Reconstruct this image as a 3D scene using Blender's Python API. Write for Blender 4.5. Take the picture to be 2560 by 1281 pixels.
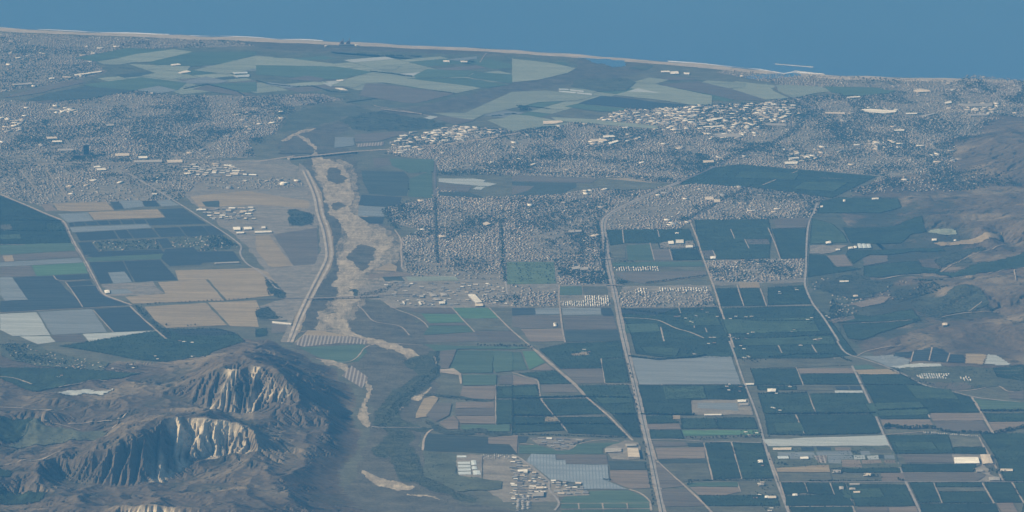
import bpy, math, random
import numpy as np

# ------------------------------------------------------------------ camera, sky, sun, exposure
for o in list(bpy.data.objects):
    bpy.data.objects.remove(o)
SC = bpy.context.scene
C = SC.collection
F, PIT, ROLL, ALT = 8030.41, -0.21351691, 0.02251275, 5458.86
fw = np.array([0, math.cos(PIT), math.sin(PIT)])
_r = np.array([1.0, 0, 0]); _u = np.cross(_r, fw)
CR = _r * math.cos(ROLL) + _u * math.sin(ROLL)
CU = np.cross(CR, fw)
from mathutils import Matrix, Vector
cam_d = bpy.data.cameras.new("camera")
cam_d.sensor_width = 36.0
cam_d.lens = F / 2560 * 36.0
cam_d.clip_start = 10.0
cam_d.clip_end = 120000.0
cam = bpy.data.objects.new("camera", cam_d)
C.objects.link(cam)
cam.matrix_world = Matrix(((CR[0], CU[0], -fw[0], 0), (CR[1], CU[1], -fw[1], 0), (CR[2], CU[2], -fw[2], ALT), (0, 0, 0, 1)))
SC.camera = cam

SUN_EL, SUN_AZ = math.radians(31), math.radians(-97)      # azimuth from +Y (view direction), clockwise: from the left
W = bpy.data.worlds.new("World"); SC.world = W; W.use_nodes = True
nt = W.node_tree
sky = nt.nodes.new("ShaderNodeTexSky"); sky.sky_type = 'NISHITA'; sky.sun_disc = False
sky.sun_elevation = SUN_EL; sky.sun_rotation = SUN_AZ
sky.altitude = 0; sky.air_density = 1.0; sky.dust_density = 0.6
bg = nt.nodes["Background"]; bg.inputs[1].default_value = 0.07
nt.links.new(sky.outputs[0], bg.inputs[0])
sun_d = bpy.data.lights.new("sun", 'SUN'); sun_d.energy = 4.8; sun_d.angle = math.radians(0.5); sun_d.color = (1.0, 0.90, 0.70)
sun = bpy.data.objects.new("sun", sun_d); C.objects.link(sun)
sd = Vector((math.sin(SUN_AZ) * math.cos(SUN_EL), math.cos(SUN_AZ) * math.cos(SUN_EL), math.sin(SUN_EL)))
sun.rotation_euler = sd.to_track_quat('Z', 'Y').to_euler()
SC.view_settings.view_transform = 'Standard'; SC.view_settings.look = 'None'
SC.view_settings.exposure = 0.64; SC.view_settings.gamma = 1.0
SC.cycles.max_bounces = 4; SC.cycles.diffuse_bounces = 2; SC.cycles.glossy_bounces = 2; SC.cycles.volume_bounces = 0
SC.cycles.use_denoising = True

HAZE_DENSITY = 2.6e-5
HAZE_COLOR = (0.086, 0.336, 0.735)
HAZE_CLEAR = (0.194, 0.127, 0.0)

# ------------------------------------------------------------------ helpers
rng = np.random.default_rng(7); random.seed(7)

def G(px, py, h=0.0):
    """the point of the level h (metres) that the photograph shows at px, py"""
    d = fw * F + CR * (px - 1280) + CU * (640.5 - py)
    t = (h - ALT) / d[2]
    return d[0] * t, d[1] * t

def pts(s, tile=None):
    """'x,y x,y ...' -> list of photo pixels; tile 'cr' = traced in a 3x enlargement of that tile"""
    out = []
    for a in s.split():
        x, y = map(float, a.split(','))
        if tile:
            x, y = int(tile[0]) * 640 + x / 3, int(tile[1]) * 427 + y / 3
        out.append((x, y))
    return out

def world(pp, h=0.0):
    return np.array([G(x, y, h) for x, y in pp])

def lattice(ix, iy, seed):
    n = (ix.astype(np.int64) * 374761393 + iy.astype(np.int64) * 668265263 + seed * 1442695041) & 0xffffffff
    n = ((n ^ (n >> 13)) * 1274126177) & 0xffffffff
    n = (n ^ (n >> 16)) & 0xffffffff
    return n / 4294967295.0

def noise2(x, y, seed=0):
    ix, iy = np.floor(x), np.floor(y)
    fx, fy = x - ix, y - iy
    fx = fx * fx * fx * (fx * (fx * 6 - 15) + 10); fy = fy * fy * fy * (fy * (fy * 6 - 15) + 10)
    a, b = lattice(ix, iy, seed), lattice(ix + 1, iy, seed)
    c, d = lattice(ix, iy + 1, seed), lattice(ix + 1, iy + 1, seed)
    return (a * (1 - fx) + b * fx) * (1 - fy) + (c * (1 - fx) + d * fx) * fy

def fbm(x, y, seed=0, octv=5):
    s, a, t = 0, 0.5, 0
    for k in range(octv):
        s = s + a * noise2(x * 2 ** k, y * 2 ** k, seed + k); t += a; a *= 0.5
    return s / t

def ridged(x, y, seed=0, octv=5):
    s, a, t = 0, 0.5, 0
    for k in range(octv):
        s = s + a * (1 - np.abs(2 * noise2(x * 2 ** k, y * 2 ** k, seed + k) - 1)); t += a; a *= 0.5
    return s / t

def inside(poly, x, y):
    p = np.asarray(poly); n = len(p); r = np.zeros(x.shape, bool)
    j = n - 1
    for i in range(n):
        xi, yi, xj, yj = p[i, 0], p[i, 1], p[j, 0], p[j, 1]
        if yi != yj:
            r ^= ((yi > y) != (yj > y)) & (x < (xj - xi) * (y - yi) / (yj - yi) + xi)
        j = i
    return r

def area(p):
    x, y = p[:, 0], p[:, 1]
    return 0.5 * np.sum(x * np.roll(y, -1) - np.roll(x, -1) * y)

def link(name, me, mats=(), parent=None, kind=None, label=None, cat=None, group=None):
    o = bpy.data.objects.new(name, me)
    C.objects.link(o)
    for m in mats:
        me.materials.append(m)
    if parent is not None: o.parent = parent
    tag(o, kind, label, cat, group)
    return o

def tag(o, kind=None, label=None, cat=None, group=None):
    if kind: o["kind"] = kind
    if label: o["label"] = label
    if cat: o["category"] = cat
    if group: o["group"] = group

def mesh(name, verts, faces, mat_idx=None, smooth=False):
    me = bpy.data.meshes.new(name)
    me.from_pydata([tuple(map(float, v)) for v in verts], [], [tuple(int(i) for i in f) for f in faces])
    if mat_idx is not None:
        me.polygons.foreach_set("material_index", np.asarray(mat_idx, np.int32))
    me.update()
    return me

def mesh_np(name, V, counts, loops, mat_idx=None):
    """big mesh from numpy arrays"""
    me = bpy.data.meshes.new(name)
    me.vertices.add(len(V)); me.vertices.foreach_set("co", np.asarray(V, np.float32).ravel())
    me.loops.add(len(loops)); me.loops.foreach_set("vertex_index", np.asarray(loops, np.int32))
    me.polygons.add(len(counts))
    st = np.concatenate([[0], np.cumsum(counts)[:-1]])
    me.polygons.foreach_set("loop_start", st.astype(np.int32))
    if mat_idx is not None:
        me.polygons.foreach_set("material_index", np.asarray(mat_idx, np.int32))
    me.update(calc_edges=True)
    return me

def subdiv(p, step, jit=0.0, seed=1, smooth=0):
    """closed outline: rounded, then cut into short steps with an uneven edge"""
    p = np.asarray(p, float)
    for _ in range(smooth):
        q = np.roll(p, -1, 0)
        p = np.stack([0.75 * p + 0.25 * q, 0.25 * p + 0.75 * q], 1).reshape(-1, 2)
    out = []
    for a, b in zip(p, np.roll(p, -1, 0)):
        n = max(1, int(np.hypot(*(b - a)) / step))
        for k in range(n):
            out.append(a + (b - a) * k / n)
    out = np.array(out)
    if jit:
        out[:, 0] += jit * 2 * (fbm(out[:, 0] / 90, out[:, 1] / 160, seed, 4) - 0.5)
        out[:, 1] += jit * 5 * (fbm(out[:, 0] / 90 + 50, out[:, 1] / 160, seed + 9, 4) - 0.5)
    return out

# ------------------------------------------------------------------ materials
def new_mat(name):
    m = bpy.data.materials.new(name); m.use_nodes = True
    t = m.node_tree; b = t.nodes["Principled BSDF"]
    b.inputs["Roughness"].default_value = 0.9
    b.inputs["Specular IOR Level"].default_value = 0.15
    return m, t, b

def mathn(t, op, a, b=None, c=None):
    n = t.nodes.new("ShaderNodeMath"); n.operation = op
    for i, v in enumerate((a, b, c)):
        if v is None: continue
        if isinstance(v, (int, float)): n.inputs[i].default_value = v
        else: t.links.new(v, n.inputs[i])
    return n.outputs[0]

def noise_node(t, vec, scale, detail=5, stretch=(1, 1, 1), rough=0.6):
    mp = t.nodes.new("ShaderNodeMapping"); mp.inputs["Scale"].default_value = [scale * s for s in stretch]
    t.links.new(vec, mp.inputs["Vector"])
    n = t.nodes.new("ShaderNodeTexNoise"); n.inputs["Scale"].default_value = 1.0
    n.inputs["Detail"].default_value = detail; n.inputs["Roughness"].default_value = rough
    t.links.new(mp.outputs[0], n.inputs["Vector"])
    return n.outputs["Fac"]

def mixc(t, f, a, b):
    n = t.nodes.new("ShaderNodeMix"); n.data_type = 'RGBA'; n.clamp_factor = True
    if isinstance(f, (int, float)): n.inputs["Factor"].default_value = f
    else: t.links.new(f, n.inputs["Factor"])
    for s, v in ((6, a), (7, b)):
        if isinstance(v, tuple): n.inputs[s].default_value = (*v[:3], 1)
        else: t.links.new(v, n.inputs[s])
    return n.outputs[2]

def ground_mat(name, c1, c2, scale=0.006, fine=0.05, streak=(1, 1, 1), rows=None, vary=0.12, contrast=3.0):
    m, t, b = new_mat(name)
    geo = t.nodes.new("ShaderNodeNewGeometry"); pos = geo.outputs["Position"]
    oi = t.nodes.new("ShaderNodeObjectInfo")
    n1 = noise_node(t, pos, scale, 5, streak)
    n2 = noise_node(t, pos, fine, 3, streak)
    s = mathn(t, 'MULTIPLY_ADD', n2, 0.45, mathn(t, 'MULTIPLY', n1, 0.55))
    s = mathn(t, 'MULTIPLY_ADD', mathn(t, 'SUBTRACT', s, 0.5), contrast, 0.5)
    col = mixc(t, s, c1, c2)
    n3 = noise_node(t, pos, 1.0, 2, (0.0012, 0.035, 1) if streak[0] < 1 else (0.004, 0.02, 1))
    cv = t.nodes.new("ShaderNodeVectorMath"); cv.operation = 'SCALE'
    t.links.new(col, cv.inputs[0]); t.links.new(mathn(t, 'MULTIPLY_ADD', mathn(t, 'SUBTRACT', n3, 0.5), 1.0, 1.0), cv.inputs["Scale"])
    col = cv.outputs[0]
    if rows:                                   # rows = (period m, axis 'x'/'y' the stripes run across, colour, share)
        sp = t.nodes.new("ShaderNodeSeparateXYZ"); t.links.new(pos, sp.inputs[0])
        ax = sp.outputs[0 if rows[1] == 'x' else 1]
        fr = mathn(t, 'FRACT', mathn(t, 'DIVIDE', ax, rows[0]))
        st = mathn(t, 'LESS_THAN', fr, rows[3])
        col = mixc(t, st, col, rows[2])
    br = mathn(t, 'MULTIPLY_ADD', mathn(t, 'SUBTRACT', oi.outputs["Random"], 0.5), 2 * vary, 1.0)
    vm = t.nodes.new("ShaderNodeVectorMath"); vm.operation = 'SCALE'
    t.links.new(col, vm.inputs[0]); t.links.new(br, vm.inputs["Scale"])
    t.links.new(vm.outputs[0], b.inputs["Base Color"])
    return m

def sc3(c, k): return tuple(v * k for v in c)

MC = {}
def M(code):
    return MC[code]
def defm(code, name, c, amp=0.25, **kw):
    MC[code] = ground_mat(name, sc3(c, 1 - amp), sc3(c, 1 + amp), **kw)

defm('O', 'orchard_leaf', (0.030, 0.048, 0.028), 0.45, fine=0.07, vary=0.2)
defm('o', 'young_orchard_leaf', (0.050, 0.078, 0.044), 0.35, fine=0.07, vary=0.15)
defm('D', 'dark_row_crop', (0.035, 0.045, 0.045), 0.3, streak=(0.3, 1, 1), rows=(55, 'y', (0.06, 0.07, 0.07), 0.16), vary=0.15)
defm('d', 'dark_crop', (0.05, 0.062, 0.05), 0.3, streak=(0.3, 1, 1), vary=0.15)
defm('S', 'bare_tan_soil', (0.295, 0.235, 0.145), 0.16, streak=(0.35, 1, 1), vary=0.06)
defm('b', 'brown_soil', (0.125, 0.110, 0.088), 0.16, streak=(0.35, 1, 1), vary=0.12)
defm('r', 'reddish_soil', (0.185, 0.150, 0.112), 0.16, streak=(0.35, 1, 1), vary=0.1)
defm('G', 'grey_plastic_mulch', (0.185, 0.205, 0.21), 0.08, streak=(0.3, 1, 1), vary=0.08)
defm('g', 'green_crop', (0.075, 0.115, 0.075), 0.25, streak=(0.2, 1, 1), vary=0.12)
defm('n', 'bright_green_crop', (0.085, 0.16, 0.085), 0.2, streak=(0.2, 1, 1), vary=0.08)
defm('N', 'golf_grass', (0.10, 0.145, 0.085), 0.25, vary=0.0)
defm('L', 'pale_green_crop', (0.23, 0.26, 0.20), 0.18, scale=0.004, streak=(0.25, 1, 1), vary=0.12)
defm('W', 'white_row_cover', (0.37, 0.40, 0.385), 0.1, streak=(0.3, 1, 1), vary=0.06)
defm('m', 'dry_grass', (0.105, 0.106, 0.074), 0.35, vary=0.12)
defm('M', 'dull_green_grass', (0.085, 0.095, 0.062), 0.4, vary=0.12)
defm('U', 'town_ground', (0.20, 0.182, 0.145), 0.4, scale=0.01, vary=0.05)
defm('B', 'scrub', (0.095, 0.089, 0.066), 0.45, scale=0.008, vary=0.1)
defm('V', 'riverside_thicket', (0.05, 0.058, 0.04), 0.5, scale=0.01, vary=0.1)
defm('K', 'stream_thicket', (0.058, 0.066, 0.040), 0.65, scale=0.016, vary=0.05)
MC['Q'] = ground_mat('mottled_wash', (0.098, 0.09, 0.066), (0.34, 0.29, 0.21), scale=0.007, fine=0.03, streak=(1.4, 0.4, 1), vary=0.0, contrast=4.0)
MC['R'] = ground_mat('river_sand', (0.17, 0.147, 0.107), (0.47, 0.395, 0.28), scale=0.011, fine=0.035, streak=(1.6, 0.45, 1), vary=0.03, contrast=3.2)
defm('T', 'track_dirt', (0.34, 0.285, 0.22), 0.15, vary=0.06)
defm('A', 'road_concrete', (0.30, 0.275, 0.245), 0.12, vary=0.05)
defm('a', 'road_asphalt', (0.14, 0.13, 0.125), 0.15, vary=0.05)
defm('E', 'beach_sand', (0.40, 0.345, 0.27), 0.2, vary=0.0)
defm('F', 'surf_foam', (0.75, 0.76, 0.76), 0.1, scale=0.02, vary=0.0)
defm('Y', 'yard_ground', (0.225, 0.20, 0.158), 0.3, scale=0.015, vary=0.05)
defm('X', 'shade_house_cloth', (0.23, 0.265, 0.285), 0.08, rows=(20, 'x', (0.17, 0.205, 0.23), 0.3), vary=0.0)
defm('Z', 'row_striped_soil', (0.17, 0.14, 0.115), 0.15, rows=(26, 'x', (0.34, 0.31, 0.27), 0.4), vary=0.0)

def flat(name, c, rough=0.8, amp=0.12, scale=0.03):
    m = ground_mat(name, sc3(c, 1 - amp), sc3(c, 1 + amp), scale=scale, fine=scale * 6, vary=0.1)
    m.node_tree.nodes["Principled BSDF"].inputs["Roughness"].default_value = rough
    return m
ROOF = {'w': flat('white_roof', (0.80, 0.75, 0.63)), 'c': flat('cream_roof', (0.62, 0.53, 0.40)), 'g': flat('grey_roof', (0.27, 0.27, 0.26)),
        't': flat('terracotta_roof', (0.28, 0.18, 0.13)), 'n': flat('brown_roof', (0.20, 0.17, 0.135)), 'p': flat('pale_roof', (0.36, 0.33, 0.28)),
        'h': flat('greenhouse_cover', (0.55, 0.60, 0.58), 0.4), 's': flat('dark_roof', (0.11, 0.11, 0.11))}
WALL = flat('pale_stucco_wall', (0.30, 0.265, 0.22))
WALL2 = flat('grey_metal_wall', (0.30, 0.30, 0.30))
LEAF = [flat('dark_leaves', (0.020, 0.030, 0.018), amp=0.3), flat('green_leaves', (0.034, 0.05, 0.026), amp=0.3), flat('olive_leaves', (0.055, 0.062, 0.036), amp=0.3)]
BARK = flat('bark', (0.09, 0.07, 0.05))
CONC = flat('bridge_concrete', (0.27, 0.25, 0.225))
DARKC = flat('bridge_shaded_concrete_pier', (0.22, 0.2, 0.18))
ROCK = flat('breakwater_rock', (0.5, 0.46, 0.4), amp=0.3)
STEEL = flat('rusty_red_steel', (0.20, 0.13, 0.12))
GLASS = flat('dark_tinted_glass', (0.025, 0.03, 0.04), 0.7)

# sea
sea_m, t, b = new_mat('sea_water')
geo = t.nodes.new("ShaderNodeNewGeometry")
nz = noise_node(t, geo.outputs["Position"], 0.0002, 5, (1, 0.35, 1))
nz = mathn(t, 'MULTIPLY_ADD', mathn(t, 'SUBTRACT', nz, 0.5), 2.5, 0.5)
t.links.new(mixc(t, nz, (0.036, 0.112, 0.26), (0.052, 0.138, 0.30)), b.inputs["Base Color"])
b.inputs["Roughness"].default_value = 0.35; b.inputs["Specular IOR Level"].default_value = 0.5

# hills: dry grass with thicket patches; bare rock where the ground is bare rock (attribute 'rock')
hill_m, t, b = new_mat('hill_dry_grass')
geo = t.nodes.new("ShaderNodeNewGeometry"); pos = geo.outputs["Position"]
n1 = noise_node(t, pos, 0.0035, 6); n2 = noise_node(t, pos, 0.03, 4); n3 = noise_node(t, pos, 0.0016, 5)
ga = mixc(t, mathn(t, 'MULTIPLY_ADD', mathn(t, 'SUBTRACT', n2, 0.5), 2.2, 0.5), (0.066, 0.054, 0.040), (0.142, 0.114, 0.080))
gb = mixc(t, mathn(t, 'MULTIPLY_ADD', mathn(t, 'SUBTRACT', n3, 0.56), 9.0, 0.5), ga, (0.195, 0.158, 0.106))
br = mathn(t, 'MULTIPLY_ADD', mathn(t, 'SUBTRACT', mathn(t, 'MULTIPLY_ADD', n2, 0.3, mathn(t, 'MULTIPLY', n1, 0.7)), 0.57), 14.0, 0.4)
at = t.nodes.new("ShaderNodeAttribute"); at.attribute_name = "rock"
at2 = t.nodes.new("ShaderNodeAttribute"); at2.attribute_name = "brush"
gc = mixc(t, mathn(t, 'MULTIPLY', br, 0.9), gb, (0.045, 0.043, 0.030))
gd = mixc(t, at2.outputs["Fac"], gc, (0.042, 0.05, 0.034))
nr = noise_node(t, pos, 0.02, 5, (1, 0.4, 2.5))
rk = mixc(t, mathn(t, 'MULTIPLY_ADD', mathn(t, 'SUBTRACT', nr, 0.5), 3.0, 0.5), (0.34, 0.285, 0.20), (0.56, 0.49, 0.36))
t.links.new(mixc(t, at.outputs["Fac"], gd, rk), b.inputs["Base Color"])

# ------------------------------------------------------------------ the hills (height fields from surveyed spot heights)
def spots(s):
    return np.array([[float(v) for v in a.split(',')] for a in s.split()])

LEFT = spots("""0,860,0 100,890,0 240,905,0 400,900,0 520,880,0 640,845,0 720,868,0 790,905,0 850,950,5 900,985,0 908,1010,0 888,1040,0 908,1065,0 938,1078,0
918,1110,0 888,1150,0 868,1180,0 885,1230,0 930,1281,0 1000,1281,0 960,1200,0 1000,1000,0 900,900,0 600,800,0 300,800,0 0,800,0 1000,1150,0 950,1050,0 930,1150,0
580,880,40 650,862,60 700,885,90 480,930,150 430,960,110 530,912,230 560,915,270 620,908,285 660,915,270 700,950,250 740,985,200 780,940,130 820,960,90 860,975,30
600,1035,90 560,1020,90 500,1010,110 470,980,130 650,1020,120 700,1005,150 740,1010,150 800,1020,110 850,1050,60 880,1065,15 760,1080,100 700,1070,110 820,1110,60 850,1150,20
350,940,50 300,960,60 200,980,60 100,960,30 0,940,20 250,1000,80 150,1010,90 50,1020,80 0,1045,120 100,1050,110 350,1010,120 420,1000,130 300,1060,110 150,1095,50 50,1110,40 250,1100,70
155,1130,180 230,1120,230 300,1105,270 360,1080,280 420,1045,280 460,1037,275 520,1040,270 560,1045,260 600,1055,245 630,1090,200 660,1120,130
165,1180,90 200,1200,75 260,1215,70 320,1215,70 390,1200,75 430,1180,80 470,1160,85 540,1145,80 610,1138,100
0,1140,110 60,1150,130 130,1150,150 0,1200,130 100,1200,130 90,1240,80 30,1250,60 200,1240,130 300,1250,150 400,1240,120 450,1262,170 350,1275,170 250,1281,120 520,1230,130
560,1210,110 620,1200,110 700,1180,90 640,1240,140 580,1270,170 700,1270,130 780,1250,70 830,1210,20 760,1160,80 0,1281,60 450,1310,220 600,1320,220 0,1330,150 200,1330,150 800,1320,80 -150,1000,70 -150,1200,120""")
RIGHT = spots("""2000,500,0 2000,700,0 2060,800,0 2130,870,0 2240,915,0 2400,985,0 2560,1000,0 2050,560,0 2100,600,0 2200,600,2 2100,700,3 2100,500,0 2150,490,5 2200,440,0 2360,405,0 2300,440,5
2560,215,0 2300,210,0 2700,205,0 2450,240,0 2650,225,0 2370,375,0 2440,335,0 2560,288,0 2560,260,0 2440,300,0 2300,350,0 2200,380,0 2700,240,0 2650,1000,0
2430,370,60 2480,350,120 2460,390,90 2520,330,130 2560,335,180 2560,400,190 2490,415,100 2400,430,20 2560,470,60 2400,470,15 2280,500,40 2200,505,15 2230,525,10 2280,540,60 2340,560,90 2420,520,90 2500,500,110 2560,500,150 2560,560,180
2450,570,130 2400,592,50 2350,620,25 2450,620,30 2520,612,40 2560,610,90 2500,650,100 2440,670,80 2380,690,45 2560,640,140 2350,680,15 2250,640,8 2300,650,15 2200,700,8 2200,680,8 2270,703,60
2320,710,80 2400,717,110 2480,715,130 2560,715,150 2300,740,25 2400,760,60 2460,760,90 2450,800,60 2540,740,130 2500,790,50 2560,800,110 2360,770,30 2300,800,20 2150,740,3 2200,800,5 2220,850,35
2300,830,70 2350,850,70 2300,875,25 2200,870,12 2400,860,110 2480,840,120 2560,850,140 2450,880,50 2560,890,60 2420,920,8 2500,910,10 2560,930,8 2560,960,0
2700,350,160 2700,500,200 2700,650,170 2700,800,150 2700,900,90""")

class HeightField:
    def __init__(s, sp, x0, x1, y0, y1, cell):
        s.x0, s.y0, s.cell = x0, y0, cell
        s.nx, s.ny = int((x1 - x0) / cell) + 1, int((y1 - y0) / cell) + 1
        gx, gy = np.meshgrid(x0 + cell * np.arange(s.nx), y0 + cell * np.arange(s.ny))
        P = np.array([G(a, b, c) for a, b, c in sp]); z = sp[:, 2]
        n = len(P)
        q = P * np.array([1.0, 0.45])           # the ground runs away from the eye: weigh depth less
        K = np.hypot(q[:, None, 0] - q[None, :, 0], q[:, None, 1] - q[None, :, 1])
        A = np.zeros((n + 1, n + 1)); A[:n, :n] = K; A[:n, n] = 1; A[n, :n] = 1
        w = np.linalg.solve(A, np.append(z, 0))
        h = np.full(gx.shape, w[n])
        for i in range(n):
            h += w[i] * np.hypot(gx - q[i, 0], gy * 0.45 - q[i, 1])
        s.gx, s.gy, s.h = gx, gy, h
        s.rock = np.zeros_like(h); s.brush = np.zeros_like(h)
    def __call__(s, x, y):
        u = (np.asarray(x, float) - s.x0) / s.cell; v = (np.asarray(y, float) - s.y0) / s.cell
        ok = (u >= 0) & (v >= 0) & (u < s.nx - 1) & (v < s.ny - 1)
        u = np.clip(u, 0, s.nx - 1.001); v = np.clip(v, 0, s.ny - 1.001)
        i, j = u.astype(int), v.astype(int); a, b = u - i, v - j
        z = (s.h[j, i] * (1 - a) + s.h[j, i + 1] * a) * (1 - b) + (s.h[j + 1, i] * (1 - a) + s.h[j + 1, i + 1] * a) * b
        return np.where(ok & (z > 0), z, 0.0)

def smooth_line(p, n):
    p = np.asarray(p, float); d = np.concatenate([[0], np.cumsum(np.hypot(*np.diff(p[:, :2], axis=0).T))])
    q = np.linspace(0, d[-1], n)
    return np.stack([np.interp(q, d, p[:, k]) for k in range(p.shape[1])], 1)

def scarp(hf, crest, base, rib, amp, rock_ranges, seed, conc=1.0):
    """a steep eroded face between a crest line and a foot line, cut by gullies that run down it"""
    c = smooth_line([(*G(a, b, z), z) for a, b, z in spots(crest)], 900)
    f = smooth_line([(*G(a, b, z), z) for a, b, z in spots(base)], 900)
    L = np.sum(np.hypot(*np.diff(c[:, :2], axis=0).T))
    s = np.linspace(0, 1, 900)[:, None]; t = np.linspace(0, 1, 240)[None, :]
    wob = 0.07 * (fbm(t * 2.5 + s * 9, s * 12 + 0 * t, seed + 3, 4) - 0.5) + 0.10 * (fbm(s * 5.5, 0 * s, seed + 4, 2) - 0.5)
    u = (s + wob) * L / rib
    rb = ridged(u, t * 0.5 + 0 * s, seed, 1) * 0.55 + ridged(u * 2.3, t * 0.9 + 3 + 0 * s, seed + 5, 3) * 0.45
    k = 1 - (1 - t) ** 0.9
    x = c[:, None, 0] * (1 - t[..., None][:, :, 0]) + f[:, None, 0] * t
    y = c[:, None, 1] * (1 - t) + f[:, None, 1] * t
    prof = t ** conc
    z = c[:, None, 2] * (1 - prof) + f[:, None, 2] * prof
    z = z + amp * (rb - 0.62) * np.clip(np.minimum(t * 6, (1 - t) * 2.2), 0, 1)
    i = np.clip(np.rint((x - hf.x0) / hf.cell).astype(int), 0, hf.nx - 1); j = np.clip(np.rint((y - hf.y0) / hf.cell).astype(int), 0, hf.ny - 1)
    acc = np.zeros_like(hf.h); cnt = np.zeros_like(hf.h); rk = np.zeros_like(hf.h)
    fr = fbm(s * 22 + 0 * t, t * 3 + 0 * s, seed + 7, 4)
    rock = np.zeros(z.shape)
    for s0, s1, t0, t1 in rock_ranges:
        e = np.minimum(np.minimum((s - s0) * 14, (s1 - s) * 14), np.minimum((t - t0) * 9 + 0 * s, (t1 - t + (fr - 0.5) * 0.7) * 5))
        rock = np.maximum(rock, np.clip(e + (fr - 0.47) * 4.5, 0, 1))
    np.add.at(acc, (j, i), z); np.add.at(cnt, (j, i), 1.0); np.add.at(rk, (j, i), rock)
    mk = cnt > 0
    hf.h[mk] = acc[mk] / cnt[mk]; hf.rock[mk] = rk[mk] / cnt[mk]
    hf.nonoise = getattr(hf, 'nonoise', np.zeros_like(hf.h)); hf.nonoise[mk] = 1

HL = HeightField(LEFT, -3700, -250, 16300, 23400, 11)
HR = HeightField(RIGHT, 2300, 7600, 18600, 35200, 24)

def blur(a, n=1):
    for _ in range(n):
        p = np.pad(a, 1, mode='edge')
        a = (p[1:-1, 1:-1] * 2 + p[:-2, 1:-1] + p[2:, 1:-1] + p[1:-1, :-2] + p[1:-1, 2:]) / 6
    return a

def erode(hf, amp, sc, seed):
    wx = 260 * (fbm(hf.gx / 900, hf.gy / 900, seed + 20, 3) - 0.5)
    r = ridged((hf.gx + wx) / sc, (hf.gy * 0.8 + wx) / sc, seed, 5)
    f = fbm(hf.gx / 220, hf.gy / 260, seed + 40, 5)
    k = np.clip((hf.h - 12) / 60, 0, 1.4)
    hf.h += k * (amp * (r - 0.62) + amp * 0.35 * (f - 0.5))
    low = fbm((hf.gx + wx) / 380, hf.gy / 500, seed + 60, 5)
    hf.brush = np.clip((0.44 - r) * 7 + (low - 0.5) * 3.0, 0, 0.85) * np.clip(hf.h / 8, 0, 1)

def rivers(hf, iters, K, seed):
    """let water run down the hills and cut its gullies"""
    ny, nx = hf.h.shape
    h = hf.h.copy() + 11.0 * np.clip((hf.h - 12) / 40, 0, 1) * (fbm(hf.gx / 95, hf.gy / 95, seed, 4) - 0.5)
    fixed = hf.h < 0.5
    offs = [(-1, -1), (-1, 0), (-1, 1), (0, -1), (0, 1), (1, -1), (1, 0), (1, 1)]
    ids = np.arange(nx * ny).reshape(ny, nx)
    for it in range(iters):
        best = np.zeros((ny, nx)); rec = ids.copy()
        P = np.pad(h, 1, mode='edge'); PI_ = np.pad(ids, 1, mode='edge')
        for dy, dx in offs:
            dz = (h - P[1 + dy:1 + dy + ny, 1 + dx:1 + dx + nx]) / math.hypot(dx, dy)
            m = dz > best
            best[m] = dz[m]; rec[m] = PI_[1 + dy:1 + dy + ny, 1 + dx:1 + dx + nx][m]
        order = np.argsort(-h.ravel()); A = [1.0] * (nx * ny); rl = rec.ravel().tolist()
        for i in order.tolist():
            r = rl[i]
            if r != i: A[r] += A[i]
        A = np.array(A).reshape(ny, nx)
        cut = np.minimum(0.55 * best, K * np.sqrt(A) * best / hf.cell * 10)
        h = np.where(fixed, h, h - cut)
        if it % 5 == 4: h = np.where(fixed, h, 0.92 * h + 0.08 * blur(h, 1))
    hf.flow = np.log(A)
    hf.h = h

erode(HL, 64, 430, 3)
erode(HR, 70, 620, 8)
HL.h = blur(HL.h, 1)
scarp(HL, "505,935,200 530,915,240 560,912,275 590,914,285 620,906,290 650,912,285 680,930,270 710,955,245 745,985,200",
      "470,1005,110 520,1022,95 575,1036,75 612,1040,66 625,1042,64 640,1036,68 662,1026,90 690,1010,125 730,1012,150",
      78, 90, [(0.23, 0.35, 0.0, 1.0), (0.48, 0.58, 0.0, 0.9), (0.67, 0.72, 0.05, 0.7), (0.79, 0.85, 0.02, 0.5)], 11)
scarp(HL, "152,1138,165 180,1128,200 230,1118,240 300,1102,275 360,1078,290 400,1052,290 430,1040,285 460,1036,282 520,1039,278 560,1044,268 590,1050,258 612,1062,240 628,1120,130",
      "158,1165,120 185,1195,80 230,1212,66 290,1218,62 345,1216,62 400,1200,70 440,1178,76 475,1160,80 510,1150,80 545,1146,78 575,1143,82 605,1138,98 635,1130,118",
      80, 105, [(0.57, 0.95, 0.0, 0.97), (0.40, 0.52, 0.5, 1.0), (0.90, 1.0, 0.4, 1.0)], 23)
scarp(HL, "300,1268,175 350,1258,205 400,1252,215 450,1255,220 520,1262,215", "300,1330,90 350,1330,90 400,1330,90 450,1330,90 520,1330,95", 70, 40, [(0.05, 0.75, 0.05, 1.0)], 31)
rivers(HL, 18, 0.085, 5); rivers(HR, 15, 0.085, 6)
HL.rock = blur(HL.rock, 1)
f_ = inside(world(pts('2395,872 2580,872 2580,950 2330,950 2300,910')), HR.gx, HR.gy)
f_ = np.clip(blur(f_.astype(float), 90) * 1.7, 0, 1)
HR.h = HR.h * (1 - f_) + np.minimum(blur(HR.h, 60), 18) * f_
for hf in (HL, HR): hf.brush = np.clip(hf.brush * 0.45 + np.clip((hf.flow - 3.2) * 0.22, 0, 0.8), 0, 0.9) * np.clip(hf.h / 8, 0, 1)

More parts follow.
